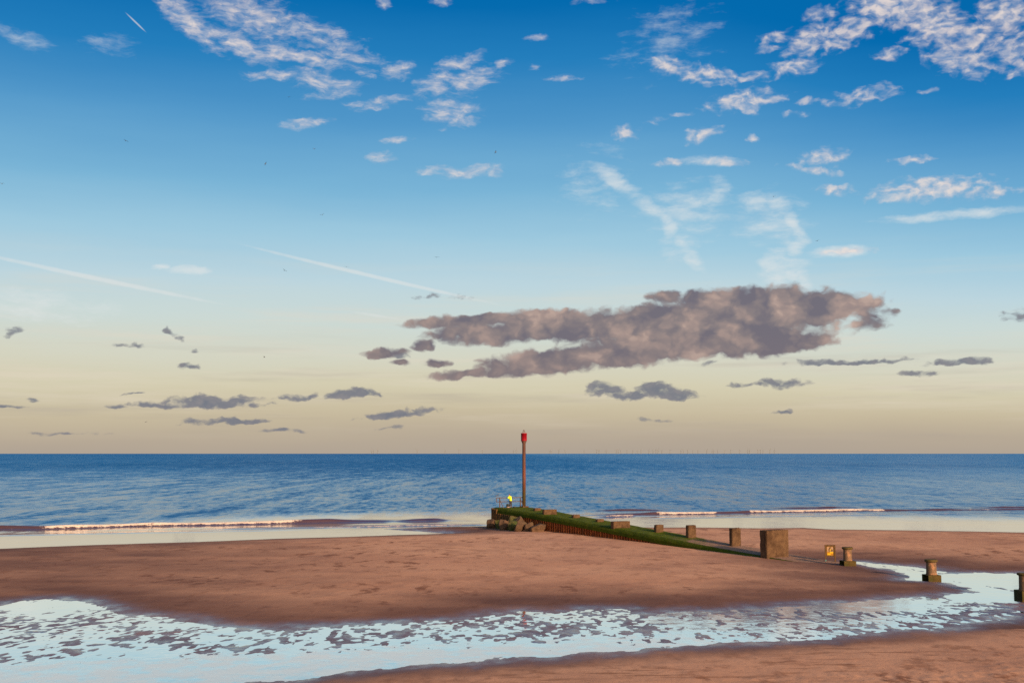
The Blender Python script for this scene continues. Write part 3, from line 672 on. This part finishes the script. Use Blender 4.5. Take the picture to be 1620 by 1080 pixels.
q.l.new(bp.outputs[0], b.inputs['Normal']); q.l.new(b.outputs[0], out.inputs[0])
r0 = 2.75 * mpx; zc = bz_at(697.2); zt = bz_at(684.8)
bm = bmesh.new(); lathe(bm, [(r0, -.1), (r0 * .98, zc * .5), (r0 * .95, bz_at(701.5)), (r0 * 1.5, zc - .03), (r0 * 1.5, zc)], 28); from_bm('post', bm, pole_m, beacon, True)
bm = bmesh.new(); box(bm, (-.45, -.45, -.3), (.45, .45, .12), None, .04); from_bm('base_plinth', bm, blk_m, beacon)
red_m = rough_mat('red_paint', (.29, .0006, .010, 1), (.25, .0006, .009, 1), 3, .45, .08, 10, spec=.5)
bm = bmesh.new(); rc = 4.7 * mpx
lathe(bm, [(rc * .98, zc + .003), (rc, zc + .03), (rc, zt - .10), (rc * 1.05, zt - .098), (rc * 1.05, zt - .02), (rc * 1.0, zt)], 32); can = from_bm('can_topmark', bm, red_m, beacon)
for f in can.data.polygons: f.use_smooth = abs(f.normal.z) < .5
bm = bmesh.new(); hh = bz_at(679.8) - zt
for a in (0, 90):
    ca, sa = math.cos(R(a)), math.sin(R(a)); ps = [(-.17 * ca * math.cos(R(k)), -.17 * sa * math.cos(R(k)), zt + hh * math.sin(R(k)) ** .8 if 0 < k < 180 else zt) for k in range(0, 181, 15)]
    tube(bm, ps, .022, 6)
from_bm('wire_hoop', bm, rough_mat('dull_wire', (.22, .12, .09, 1), (.16, .08, .05, 1)), beacon)

# ------------------------------------------------------------------ railing across the seaward end
rail_m = rough_mat('weathered_rail', (.075, .05, .045, 1), (.15, .085, .065, 1), 5, .75, .3, 20)
rt = GL - .7
def rw(px, py): return on_t(px, py, rt)
zd = ztop(rt) - .02
rb = gw(rt, 0, zd)
railing = empty('railing', rb, GROT, 'thin weathered metal handrail across the seaward end of the groyne', 'railing')
w_l, z_t = rw(785.4, 787.2); w_r, _ = rw(827, 787.2); _, z_m = rw(785.4, 793.5)
z_t -= zd; z_m -= zd
for zz in (z_t, z_m):
    bm = bmesh.new(); tube(bm, [(w_l, 0, zz), ((w_l + w_r) / 2, .02, zz - .015), (w_r, 0, zz)], .045, 8); from_bm('rail', bm, rail_m, railing)
bm = bmesh.new(); tube(bm, [(w_l, 0, z_t), (w_l, 0, z_m)], .045, 8); from_bm('end_bar', bm, rail_m, railing)
for px in (790.6, 823.3):
    w_, _ = rw(px, 795)
    bm = bmesh.new(); box(bm, (w_ - .055, -.05, -.02), (w_ + .055, .05, z_t), None, .012); from_bm('rail_post', bm, rail_m, railing)
    bm = bmesh.new(); tube(bm, [(w_ + .02, -.06, z_t * .75), (w_ + .24, -.55, 0)], .04, 8); from_bm('brace', bm, rail_m, railing)

# ------------------------------------------------------------------ person at the rail, and what lies by their feet
def skin_mesh(name, chains, mat, parent, sub=1):
    """chains: list of (list of (x,y,z,r), index of the vertex of the first chain to join or None)"""
    me = bpy.data.meshes.new(name); vs, es, rs = [], [], []
    for pts, join in chains:
        prev = join
        for p_ in pts:
            vs.append(p_[:3]); rs.append(p_[3]); i = len(vs) - 1
            if prev is not None: es.append((prev, i))
            prev = i
    me.from_pydata(vs, es, []); me.update()
    o = bpy.data.objects.new(name + '_tmp', me); COL.objects.link(o)
    md = o.modifiers.new('s', 'SKIN'); md.use_smooth_shade = True
    lay = me.skin_vertices[0].data if me.skin_vertices else None
    if lay is None:
        me.attributes  # the layer is made by the modifier below
    for i, r in enumerate(rs):
        d = me.skin_vertices[0].data[i]; d.radius = (r, r); d.use_root = (i == 0)
    sb = o.modifiers.new('u', 'SUBSURF'); sb.levels = sub; sb.render_levels = sub
    dg = bpy.context.evaluated_depsgraph_get()
    m2 = bpy.data.meshes.new_from_object(o.evaluated_get(dg)); m2.name = name
    bpy.data.objects.remove(o)
    m2.materials.clear()
    return link_mesh(name, m2, mat, parent, True)
pt_, pw_, pz_ = on_deck(807.8, 801.0)
RZ = z_t; print('RAIL', z_t)
pt_ = rt - .44; pw_, _ = on_t(807.8, 800.5, pt_); pz_ = ztop(pt_) - .005
person = empty('person', gw(pt_, pw_, pz_), GROT + R(14), 'person in a yellow high visibility jacket standing at the rail', 'person')
skin_c = rough_mat('skin', (.50, .27, .19, 1), (.44, .23, .16, 1), 20, .6, .05)
vest_c, q, out = new_mat('yellow_high_visibility_cloth')
b = q.node('ShaderNodeBsdfPrincipled'); q.put(b.inputs['Base Color'], q.mix(q.noise(q.node('ShaderNodeTexCoord').outputs['Object'], 8, 4), (.72, .84, .0, 1), (.86, .95, .0, 1))); b.inputs['Roughness'].default_value = .7; q.l.new(b.outputs[0], out.inputs[0])
trou_c = rough_mat('dark_trousers', (.03, .026, .03, 1), (.06, .05, .055, 1), 14, .9, .2)
shoe_c = rough_mat('pale_shoe', (.45, .30, .26, 1), (.36, .24, .2, 1), 14, .7, .1)
hair_c = rough_mat('dark_hair', (.02, .014, .012, 1), (.035, .022, .018, 1), 30, .6, .3)
# local frame: +y looks out to sea, +x to the right; stooping a little over the rail
def hand(base, d, side):
    out = []; bx_, by_, bz_ = base
    return out
body = [([(0, 0, .90, .13), (0, .03, 1.08, .13), (-.01, .07, 1.27, .145), (-.02, .12, 1.41, .10), (-.025, .16, 1.48, .055), (-.03, .20, 1.55, .075), (-.03, .225, 1.62, .088), (-.03, .23, 1.69, .07)], None)]
idx = 8
def add(pts, join):
    global idx
    body.append((pts, join)); s = idx; idx += len(pts); return s
for s in (-1, 1):
    add([(s * .10, .0, .84, .092), (s * .12, .015, .48, .06), (s * .125, -.01, .30, .056), (s * .13, -.03, .09, .042), (s * .135, .09, .035, .036), (s * .14, .15, .03, .028)], 0)
arms = {-1: [(-.20, .12, 1.38, .062), (-.34, .10, 1.16, .046), (-.28, .30, RZ + .05, .036), (-.24, .36, RZ + .05, .03)],
        1: [(.16, .13, 1.38, .062), (.23, .16, 1.13, .046), (.16, .30, RZ + .05, .036), (.13, .36, RZ + .05, .03)]}
for s in (-1, 1):
    a0 = add(arms[s], 3); wr = arms[s][-1]; hi_ = a0 + 3
    pm = add([(wr[0], wr[1] + .06, wr[2] - .005, .032)], hi_)
    for k, (dx, L) in enumerate(((-.030, .062), (-.010, .074), (.010, .070), (.030, .055))):
        add([(wr[0] + dx * .9, wr[1] + .085, wr[2] + .002, .0095), (wr[0] + dx, wr[1] + .085 + L * .5, wr[2] - .005, .009), (wr[0] + dx * 1.05, wr[1] + .085 + L * .75, wr[2] - .03, .008)], pm)
    add([(wr[0] - s * .035, wr[1] + .045, wr[2] - .01, .010), (wr[0] - s * .05, wr[1] + .075, wr[2] - .025, .009)], pm)
# nose and ears
add([(-.03, .315, 1.62, .016), (-.03, .33, 1.605, .012)], 6); add([(-.118, .22, 1.62, .016), (-.125, .22, 1.60, .012)], 6); add([(.058, .22, 1.62, .016), (.065, .22, 1.60, .012)], 6)
skin_mesh('body', body, skin_c, person)
jk = [([(0, -.005, .80, .185), (0, .005, .92, .182), (0, .03, 1.06, .178), (-.01, .07, 1.26, .185), (-.02, .115, 1.39, .13), (-.023, .14, 1.45, .085)], None),
      ([(-.20, .12, 1.38, .088), (-.34, .10, 1.16, .072), (-.285, .29, RZ + .05, .058)], 4), ([(.16, .13, 1.38, .088), (.23, .16, 1.13, .072), (.165, .29, RZ + .05, .058)], 4)]
skin_mesh('jacket', jk, vest_c, person)
tr_ = [([(0, .02, 1.06, .15), (0, .01, .96, .158), (0, .0, .86, .15)], None), ([(-.10, .0, .78, .112), (-.12, .015, .48, .085), (-.125, -.01, .30, .078), (-.13, -.03, .12, .07)], 2), ([(.10, .0, .78, .112), (.12, .015, .48, .085), (.125, -.01, .30, .078), (.13, -.03, .12, .07)], 2)]
skin_mesh('trousers', tr_, trou_c, person)
for s in (-1, 1):
    skin_mesh('shoe', [([(s * .13, -.05, .06, .058), (s * .135, .06, .045, .048), (s * .14, .16, .038, .040)], None)], shoe_c if s < 0 else trou_c, person)
skin_mesh('hair', [([(-.03, .19, 1.60, .085), (-.03, .20, 1.68, .095), (-.03, .24, 1.735, .075)], None)], hair_c, person)
for s in (-1, 1):
    bm = bmesh.new(); bmesh.ops.create_uvsphere(bm, u_segments=10, v_segments=6, radius=.013); o = from_bm('eye', bm, hair_c, person, True); o.location = (-.03 + s * .034, .302, 1.645)
bm = bmesh.new(); box(bm, (-.026, -.006, -.006), (.026, .006, .006), None, .004); o = from_bm('mouth', bm, rough_mat('lip', (.35, .12, .1, 1), (.3, .1, .08, 1)), person); o.location = (-.03, .296, 1.565)

bgt, bgw, _ = on_deck(804.2, 801.0); bgt = min(bgt, rt - .5); bgw, _ = on_t(803.4, 800.5, bgt)
bag_c = rough_mat('dark_canvas', (.022, .026, .022, 1), (.05, .045, .04, 1), 12, .9, .4)
bag = empty('bag', gw(bgt, bgw, ztop(bgt) - .005), GROT + R(10), 'dark upright bag with pale base left of the person', 'bag')
bm = bmesh.new(); box(bm, (-.17, -.15, .115), (.17, .15, .46), None, .05, 3); from_bm('bag_body', bm, bag_c, bag, True)
bm = bmesh.new(); box(bm, (-.16, -.14, 0), (.16, .14, .112), None, .025, 2); from_bm('bag_base', bm, shoe_c, bag)
bm = bmesh.new(); tube(bm, [(-.09, 0, .44), (-.07, 0, .53), (0, 0, .56), (.07, 0, .53), (.09, 0, .44)], .014, 6); from_bm('bag_handle', bm, bag_c, bag)
kt, kw, _ = on_deck(813.8, 801.0); kt = min(kt, rt - .5); kw, _ = on_t(813.8, 800.5, kt)
kit = empty('pouch', gw(kt, kw, ztop(kt) - .005), GROT, 'small dark pouch lying flat on the deck right of the person', 'pouch')
bm = bmesh.new(); box(bm, (-.16, -.10, 0), (.16, .10, .13), None, .045, 3); from_bm('pouch_body', bm, bag_c, kit, True)
bm = bmesh.new(); box(bm, (-.13, -.105, .08), (.13, -.085, .145), None, .008); from_bm('pouch_flap', bm, trou_c, kit)

# ------------------------------------------------------------------ boulders at the seaward corner
rock_m = rough_mat('brown_boulder', (.085, .046, .025, 1), (.145, .08, .045, 1), 1.3, .9, .9, 5, c3=(.10, .085, .03, 1), c3f=(.5, .66), bd=.1)
rock_g = rough_mat('weedy_boulder', (.055, .065, .012, 1), (.11, .08, .03, 1), 1.3, .9, .9, 5, c3=(.035, .06, .012, 1), c3f=(.45, .6), bd=.1)
ROCKS = [  # photo box, in front of the piles by, material, label
    (771.5, 784, 820.5, 830, 1.3, rock_m, 'rounded brown boulder lying apart at the left, lapped by the water'),
    (784, 797, 821.5, 834, 1.4, rock_g, 'green tinged boulder against the corner piles'),
    (791, 807, 821, 834, 2.2, rock_m, 'large brown boulder with pale right side left of the green one'),
    (802, 821, 815.5, 829, 1.0, rock_g, 'flat green weed covered boulder highest against the piles'),
    (805, 819, 823, 834.5, 2.6, rock_g, 'low greenish boulder in front of the weed covered one'),
    (813, 831, 816, 829, .9, rock_m, 'pale angular boulder wedged upright beside the dark gap'),
    (815.5, 832.5, 823.5, 837.5, 2.8, rock_m, 'biggest tan boulder at the front of the heap'),
    (831, 842.5, 825.5, 838, 2.0, rock_m, 'upright pale boulder right of the biggest one'),
    (841, 861, 828, 838, 1.5, rock_m, 'wedge shaped boulder at the right end of the heap'),
]
for k, (x0, x1, y0, y1, off, mt, lab) in enumerate(ROCKS):
    xc = (x0 + x1) / 2
    off *= .72; t_, _ = on_w(xc, y1, -off); c = GA + ga * t_ + gnv * (-off)
    D = c[1]; s = D / F_PX; wd, ht = (x1 - x0) * s * 1.28, (y1 - y0) * s
    zb = float(vp(xc, y1, D)[2])
    gz = sand_h(c[0], c[1])
    bm = bmesh.new(); bmesh.ops.create_icosphere(bm, subdivisions=4, radius=1)
    rnd = random.Random(k * 13 + 5)
    planes = [(Vector((rnd.gauss(0, 1), rnd.gauss(0, 1), rnd.gauss(0, .8))).normalized(), rnd.uniform(.45, .8)) for _ in range(10)]
    top = zb + ht
    hz = max(top - min(gz, zb) + .25, .5)
    for v in bm.verts:
        for n_, d_ in planes:
            e = v.co.dot(n_) - d_
            if e > 0: v.co -= n_ * e
        v.co += v.co.normalized() * .02 * (math.sin(v.co.x * 9 + k) + math.sin(v.co.y * 11 + 2 * k) + math.sin(v.co.z * 10))
    xs_ = [v.co.x for v in bm.verts]; zs_ = [v.co.z for v in bm.verts]; ys_ = [v.co.y for v in bm.verts]
    for v in bm.verts:
        v.co.x = (v.co.x - (max(xs_) + min(xs_)) / 2) / (max(xs_) - min(xs_)) * wd
        v.co.y = v.co.y / (max(ys_) - min(ys_)) * wd * .95
        v.co.z = (v.co.z - min(zs_)) / (max(zs_) - min(zs_)) * hz
    o = from_bm('boulder', bm, mt, None, True); o.location = (c[0], c[1], top - hz)
    tag(o, lab, 'boulder', 'boulders at the corner of the groyne')

# ------------------------------------------------------------------ stone bollards on square bases
plinth_m = rough_mat('mossy_plinth', (.055, .034, .006, 1), (.085, .052, .012, 1), 2.2, .9, .7, 10, c3=(.05, .045, .008, 1), c3f=(.45, .62), bd=.04)
shaft_m = rough_mat('patchy_render', (.14, .080, .045, 1), (.20, .115, .065, 1), 2.0, .85, .4, 11, c3=(.34, .165, .085, 1), c3f=(.50, .56), stretch=(1, 1, .6), bd=.03)  # tan shaft colour with brighter orange patches mixed in
cap_m = rough_mat('mossy_cap', (.07, .046, .010, 1), (.11, .07, .02, 1), 4, .9, .6, 14, bd=.03)
BOLL = [(1329.3, 1336.6, 1354.8, 896.3, 886.2, 868.3, 864.8, 1334.8, 1348.0, 17.0, 'nearest pillar to the yellow sign, stubby and round on a square mossy base'),
        (1460, 1470, 1489, 918.2, 908.3, 888.3, 884.2, 1466.2, 1481.8, 19.8, 'round pillar with bright orange patch standing in the channel on a square base'),
        (1605.8, 1618, 1640, 945.8, 933.0, 909.6, 905.8, 1613.6, 1632.0, 23.5, 'pillar cut off by the right edge of the picture, beside the pool')]
for k, (xl, xf, xr, yb, ym, yt, ytt, sx0, sx1, capw, lab) in enumerate(BOLL):
    xc = (sx0 + sx1) / 2
    z = POOL_Z + .2
    for _ in range(6):
        c = gp((xl + xr) / 2, yb - 1.5, z); z = sand_h(c[0], c[1] + .4)
        z = max(z, POOL_Z - .02)
    D = c[1] + .45; s = D / F_PX
    yaw = -math.atan2(c[0], c[1]) + math.atan2(xf - xl, xr - xf)       # how far the near face turns away
    side = math.hypot(xf - xl, xr - xf) * s
    o = empty('stone_bollard', (float(vp(xc, yb, D)[0]), D, z), yaw, lab, 'bollard', 'stone bollards on the beach')
    zf = lambda py: float(vp(xc, py, D)[2]) - z
    zm, zs, zt_ = zf(ym), zf(yt), zf(ytt)
    h = side / 2
    bm = bmesh.new(); box(bm, (-h, -h, -.5), (h, h, zm), None, .035, 2)
    lf = [f for f in bm.faces if f.normal.x < -.9 or (f.calc_center_median().x < -h * .95 and f.calc_area() > .2)]
    bm.normal_update(); lf = [f for f in bm.faces if f.normal.x < -.95 and f.calc_area() > .2]
    if lf and k < 2:
        f = lf[0]; bmesh.ops.inset_individual(bm, faces=[f], thickness=.14, depth=0)
        cc = f.calc_center_median()
        for v in f.verts: v.co.z = max(v.co.z, .06); v.co.x += .42
        for v in f.verts: v.co.x = v.co.x
    from_bm('square_base', bm, plinth_m, o)
    r = (sx1 - sx0) / 2 * s
    bm = bmesh.new(); lathe(bm, [(r * 1.10, zm + .003), (r * 1.06, zm + .06), (r * 1.0, zm + .16), (r * .985, (zm + zs) / 2), (r * .96, zs - .1), (r * 1.02, zs - .003)], 36, .006, k); from_bm('shaft', bm, shaft_m, o, True)
    rc = capw / 2 * s
    bm = bmesh.new(); lathe(bm, [(rc * .88, zs), (rc * .99, zs + .04), (rc, (zs + zt_) / 2), (rc * .97, zt_ - .02), (rc * .9, zt_)], 32, .008, k + 9); from_bm('cap', bm, cap_m, o)

# ------------------------------------------------------------------ warning sign
c = gp(1313.8, 888, .62); zg = sand_h(c[0], c[1])
c = gp(1313.8, 888, zg); s = c[1] / F_PX
sign = empty('warning_sign', (c[0], c[1], zg), -math.atan2(c[0], c[1]) + R(6), 'yellow warning board in a dark wooden frame on two posts', 'sign')
wood = rough_mat('dark_sign_timber', (.085, .042, .015, 1), (.14, .072, .024, 1), 5, .85, .4, 18, stretch=(1, 1, .3))
sz_ = lambda py: float(vp(1313.8, py, c[1])[2]) - zg
hw = 7.2 * s; zT = sz_(862.4); zB = sz_(879.6)
for sgn in (-1, 1):
    bm = bmesh.new(); box(bm, (sgn * hw - .055, -.055, -.4), (sgn * hw + .055, .055, zT - .003), None, .012); po = from_bm('post', bm, wood, sign)
    if sgn < 0:
        bm = bmesh.new(); box(bm, (-hw - .06, -.06, .0), (-hw + .07, .062, .2), None, .012); from_bm('post_sleeve', bm, rough_mat('teal_paint', (.06, .13, .13, 1), (.09, .17, .16, 1), 6), po)
bm = bmesh.new()
iw = hw - .058
box(bm, (-hw - .06, -.07, zT), (hw + .06, .07, zT + .06), None, .012)
box(bm, (-iw, -.04, zB), (iw, .04, zB + .09), None, .01); box(bm, (-iw, -.04, zT - .10), (iw, .04, zT - .003), None, .01)
box(bm, (-iw, -.038, zB + .093), (-iw + .07, .038, zT - .103), None, .008); box(bm, (iw - .07, -.038, zB + .093), (iw, .038, zT - .103), None, .008)
from_bm('frame', bm, wood, sign)
x0, x1, z0, z1 = -iw + .072, iw - .072, zB + .095, zT - .105
bm = bmesh.new(); box(bm, (x0, -.012, z0), (x1, .012, z1), None, .003)
pan = from_bm('panel', bm, rough_mat('faded_yellow_board', (.42, .19, .008, 1), (.36, .15, .01, 1), 5, .5, .05), sign)
def flat(name, pts, mat, y=-.016):
    bm = bmesh.new(); a = [bm.verts.new((x0 + u * (x1 - x0), y, z0 + v * (z1 - z0))) for u, v in pts]; b_ = [bm.verts.new((v.co.x, y + .003, v.co.z)) for v in a]
    bm.faces.new(a); bm.faces.new(b_[::-1])
    for i in range(len(a)): bm.faces.new((a[i], a[(i + 1) % len(a)], b_[(i + 1) % len(a)], b_[i]))
    return from_bm(name, bm, mat, pan)
pale = rough_mat('pale_print', (.42, .26, .15, 1), (.36, .21, .12, 1), 8, .5, .05); dk = rough_mat('brown_print', (.10, .05, .015, 1), (.14, .07, .02, 1), 8, .6, .05); yl = rough_mat('bright_yellow_print', (.72, .42, .004, 1), (.66, .36, .004, 1), 8, .5, .05)
flat('pale_field', [(.04, .42), (.96, .42), (.96, .97), (.04, .97)], pale)
flat('pictogram', [(.30, .34), (.42, .36), (.40, .62), (.54, .78), (.70, .95), (.44, .97), (.24, .74)], dk, -.020)
flat('pictogram', [(.56, .48), (.84, .44), (.92, .62), (.72, .72), (.60, .64)], dk, -.020)
flat('pictogram', [(.46, .55), (.56, .50), (.62, .74), (.50, .70)], yl, -.024)
flat('yellow_patch', [(.42, .26), (.96, .24), (.96, .40), (.40, .40)], yl, -.020)
flat('yellow_patch', [(.06, .05), (.60, .05), (.56, .22), (.06, .24)], yl, -.020)

# ------------------------------------------------------------------ wind farm on the horizon
tur_m = rough_mat('turbine_grey', (.16, .16, .15, 1), (.18, .17, .16, 1), .01, .7, 0)
xs_t = [588, 590.5, 597, 660, 704, 726, 763, 812, 816.5, 870, 872.5, 884, 894, 924, 944, 947.5, 959, 975, 978, 982, 992, 1001, 1008, 1014, 1026.5, 1033, 1037.6, 1041, 1047, 1060, 1077, 1081, 1088, 1096, 1104, 1118, 1126.5, 1129, 1135, 1146, 1156, 1170, 1183, 1186, 1199, 1203, 1207, 1218, 1225]
protos = []
for k in range(3):
    bm = bmesh.new(); H = 62
    lathe(bm, [(3.2, -2), (2.4, H * .5), (2.0, H)], 10)
    box(bm, (-2.5, -4, H), (2.5, 7, H + 4.5), None, .6, 1)
    for j in range(3):
        a = R(35 * k + 120 * j); M = Matrix.Translation((0, -5, H + 2)) @ Matrix.Rotation(a, 4, 'Y')
        vs = []
        for (r, wd) in ((0, 2.0), (8, 3.4), (25, 2.4), (40, .8)):
            vs.append([bm.verts.new(M @ Vector(q_)) for q_ in ((-wd / 2, -.4, r), (wd / 2, -.4, r), (wd / 2, .4, r), (-wd / 2, .4, r))])
        for a_, b_ in zip(vs, vs[1:]):
            for i in range(4): bm.faces.new((a_[i], a_[(i + 1) % 4], b_[(i + 1) % 4], b_[i]))
        bm.faces.new(vs[0][::-1]); bm.faces.new(vs[-1])
    bmesh.ops.recalc_face_normals(bm, faces=bm.faces); me = bpy.data.meshes.new('wind_turbine'); bm.to_mesh(me); bm.free(); me.materials.append(tur_m); protos.append(me)
rnd = random.Random(4)
for x in xs_t:
    Y = rnd.uniform(18500, 23000)
    o = bpy.data.objects.new('wind_turbine', protos[rnd.randrange(3)]); COL.objects.link(o)
    o.location = ((x - 810) / F_PX * Y * cP, Y, SEA_Z); o.rotation_euler = (0, 0, R(20))
    tag(o, 'tiny grey wind turbine far out on the sea horizon', 'wind turbine', 'wind turbines on the horizon')

# ------------------------------------------------------------------ gulls far off in the air
gull_m = rough_mat('gull_grey', (.10, .11, .13, 1), (.15, .155, .17, 1), 6, .8, .1)
def gull_mesh(b):
    bm = bmesh.new()
    tube(bm, [(0, -.26, 0), (0, -.16, .015), (0, 0, .02), (0, .14, .01), (0, .22, .02), (0, .30, .005)], [.012, .045, .062, .05, .036, .008], 8)
    for s in (-1, 1):
        st_ = [(0.04, .07, -.08, .02), (.28, .09, -.07, .02 + b), (.52, .02, -.10, .02 + b * .8), (.70, -.10, -.13, b * .3)]
        rows = [[bm.verts.new((s * x, ya, z)), bm.verts.new((s * x, (ya + yb) / 2, z + .012)), bm.verts.new((s * x, yb, z)), bm.verts.new((s * x, (ya + yb) / 2, z - .006))] for x, ya, yb, z in st_]
        for a_, b_ in zip(rows, rows[1:]):
            for i in range(4): bm.faces.new((a_[i], a_[(i + 1) % 4], b_[(i + 1) % 4], b_[i]))
        bm.faces.new(rows[0][::-1]); bm.faces.new(rows[-1])
    bmesh.ops.recalc_face_normals(bm, faces=bm.faces); me = bpy.data.meshes.new('gull'); bm.to_mesh(me); bm.free(); me.materials.append(gull_m); return me
gm_ = [gull_mesh(.12), gull_mesh(.22), gull_mesh(.02)]
for k, (x, y) in enumerate([(457, 154), (497, 236), (420, 259), (784, 241), (510, 340), (1224, 311), (1293, 381), (450, 428), (548, 422), (691, 407), (418, 565), (231, 667), (199, 223), (3, 291), (786.5, 783.5)]):
    Y = rnd.uniform(260, 340) if y < 700 else 170
    o = bpy.data.objects.new('gull', gm_[k % 3]); COL.objects.link(o); o.location = tuple(vp(x, y, Y)); o.rotation_euler = (R(rnd.uniform(-8, 8)), R(rnd.uniform(-25, 25)), R(rnd.uniform(0, 360)))
    tag(o, 'small dark gull gliding far off in the sky' if y < 700 else 'dark gull flying low over the left end of the handrail', 'bird', 'gulls in the air')
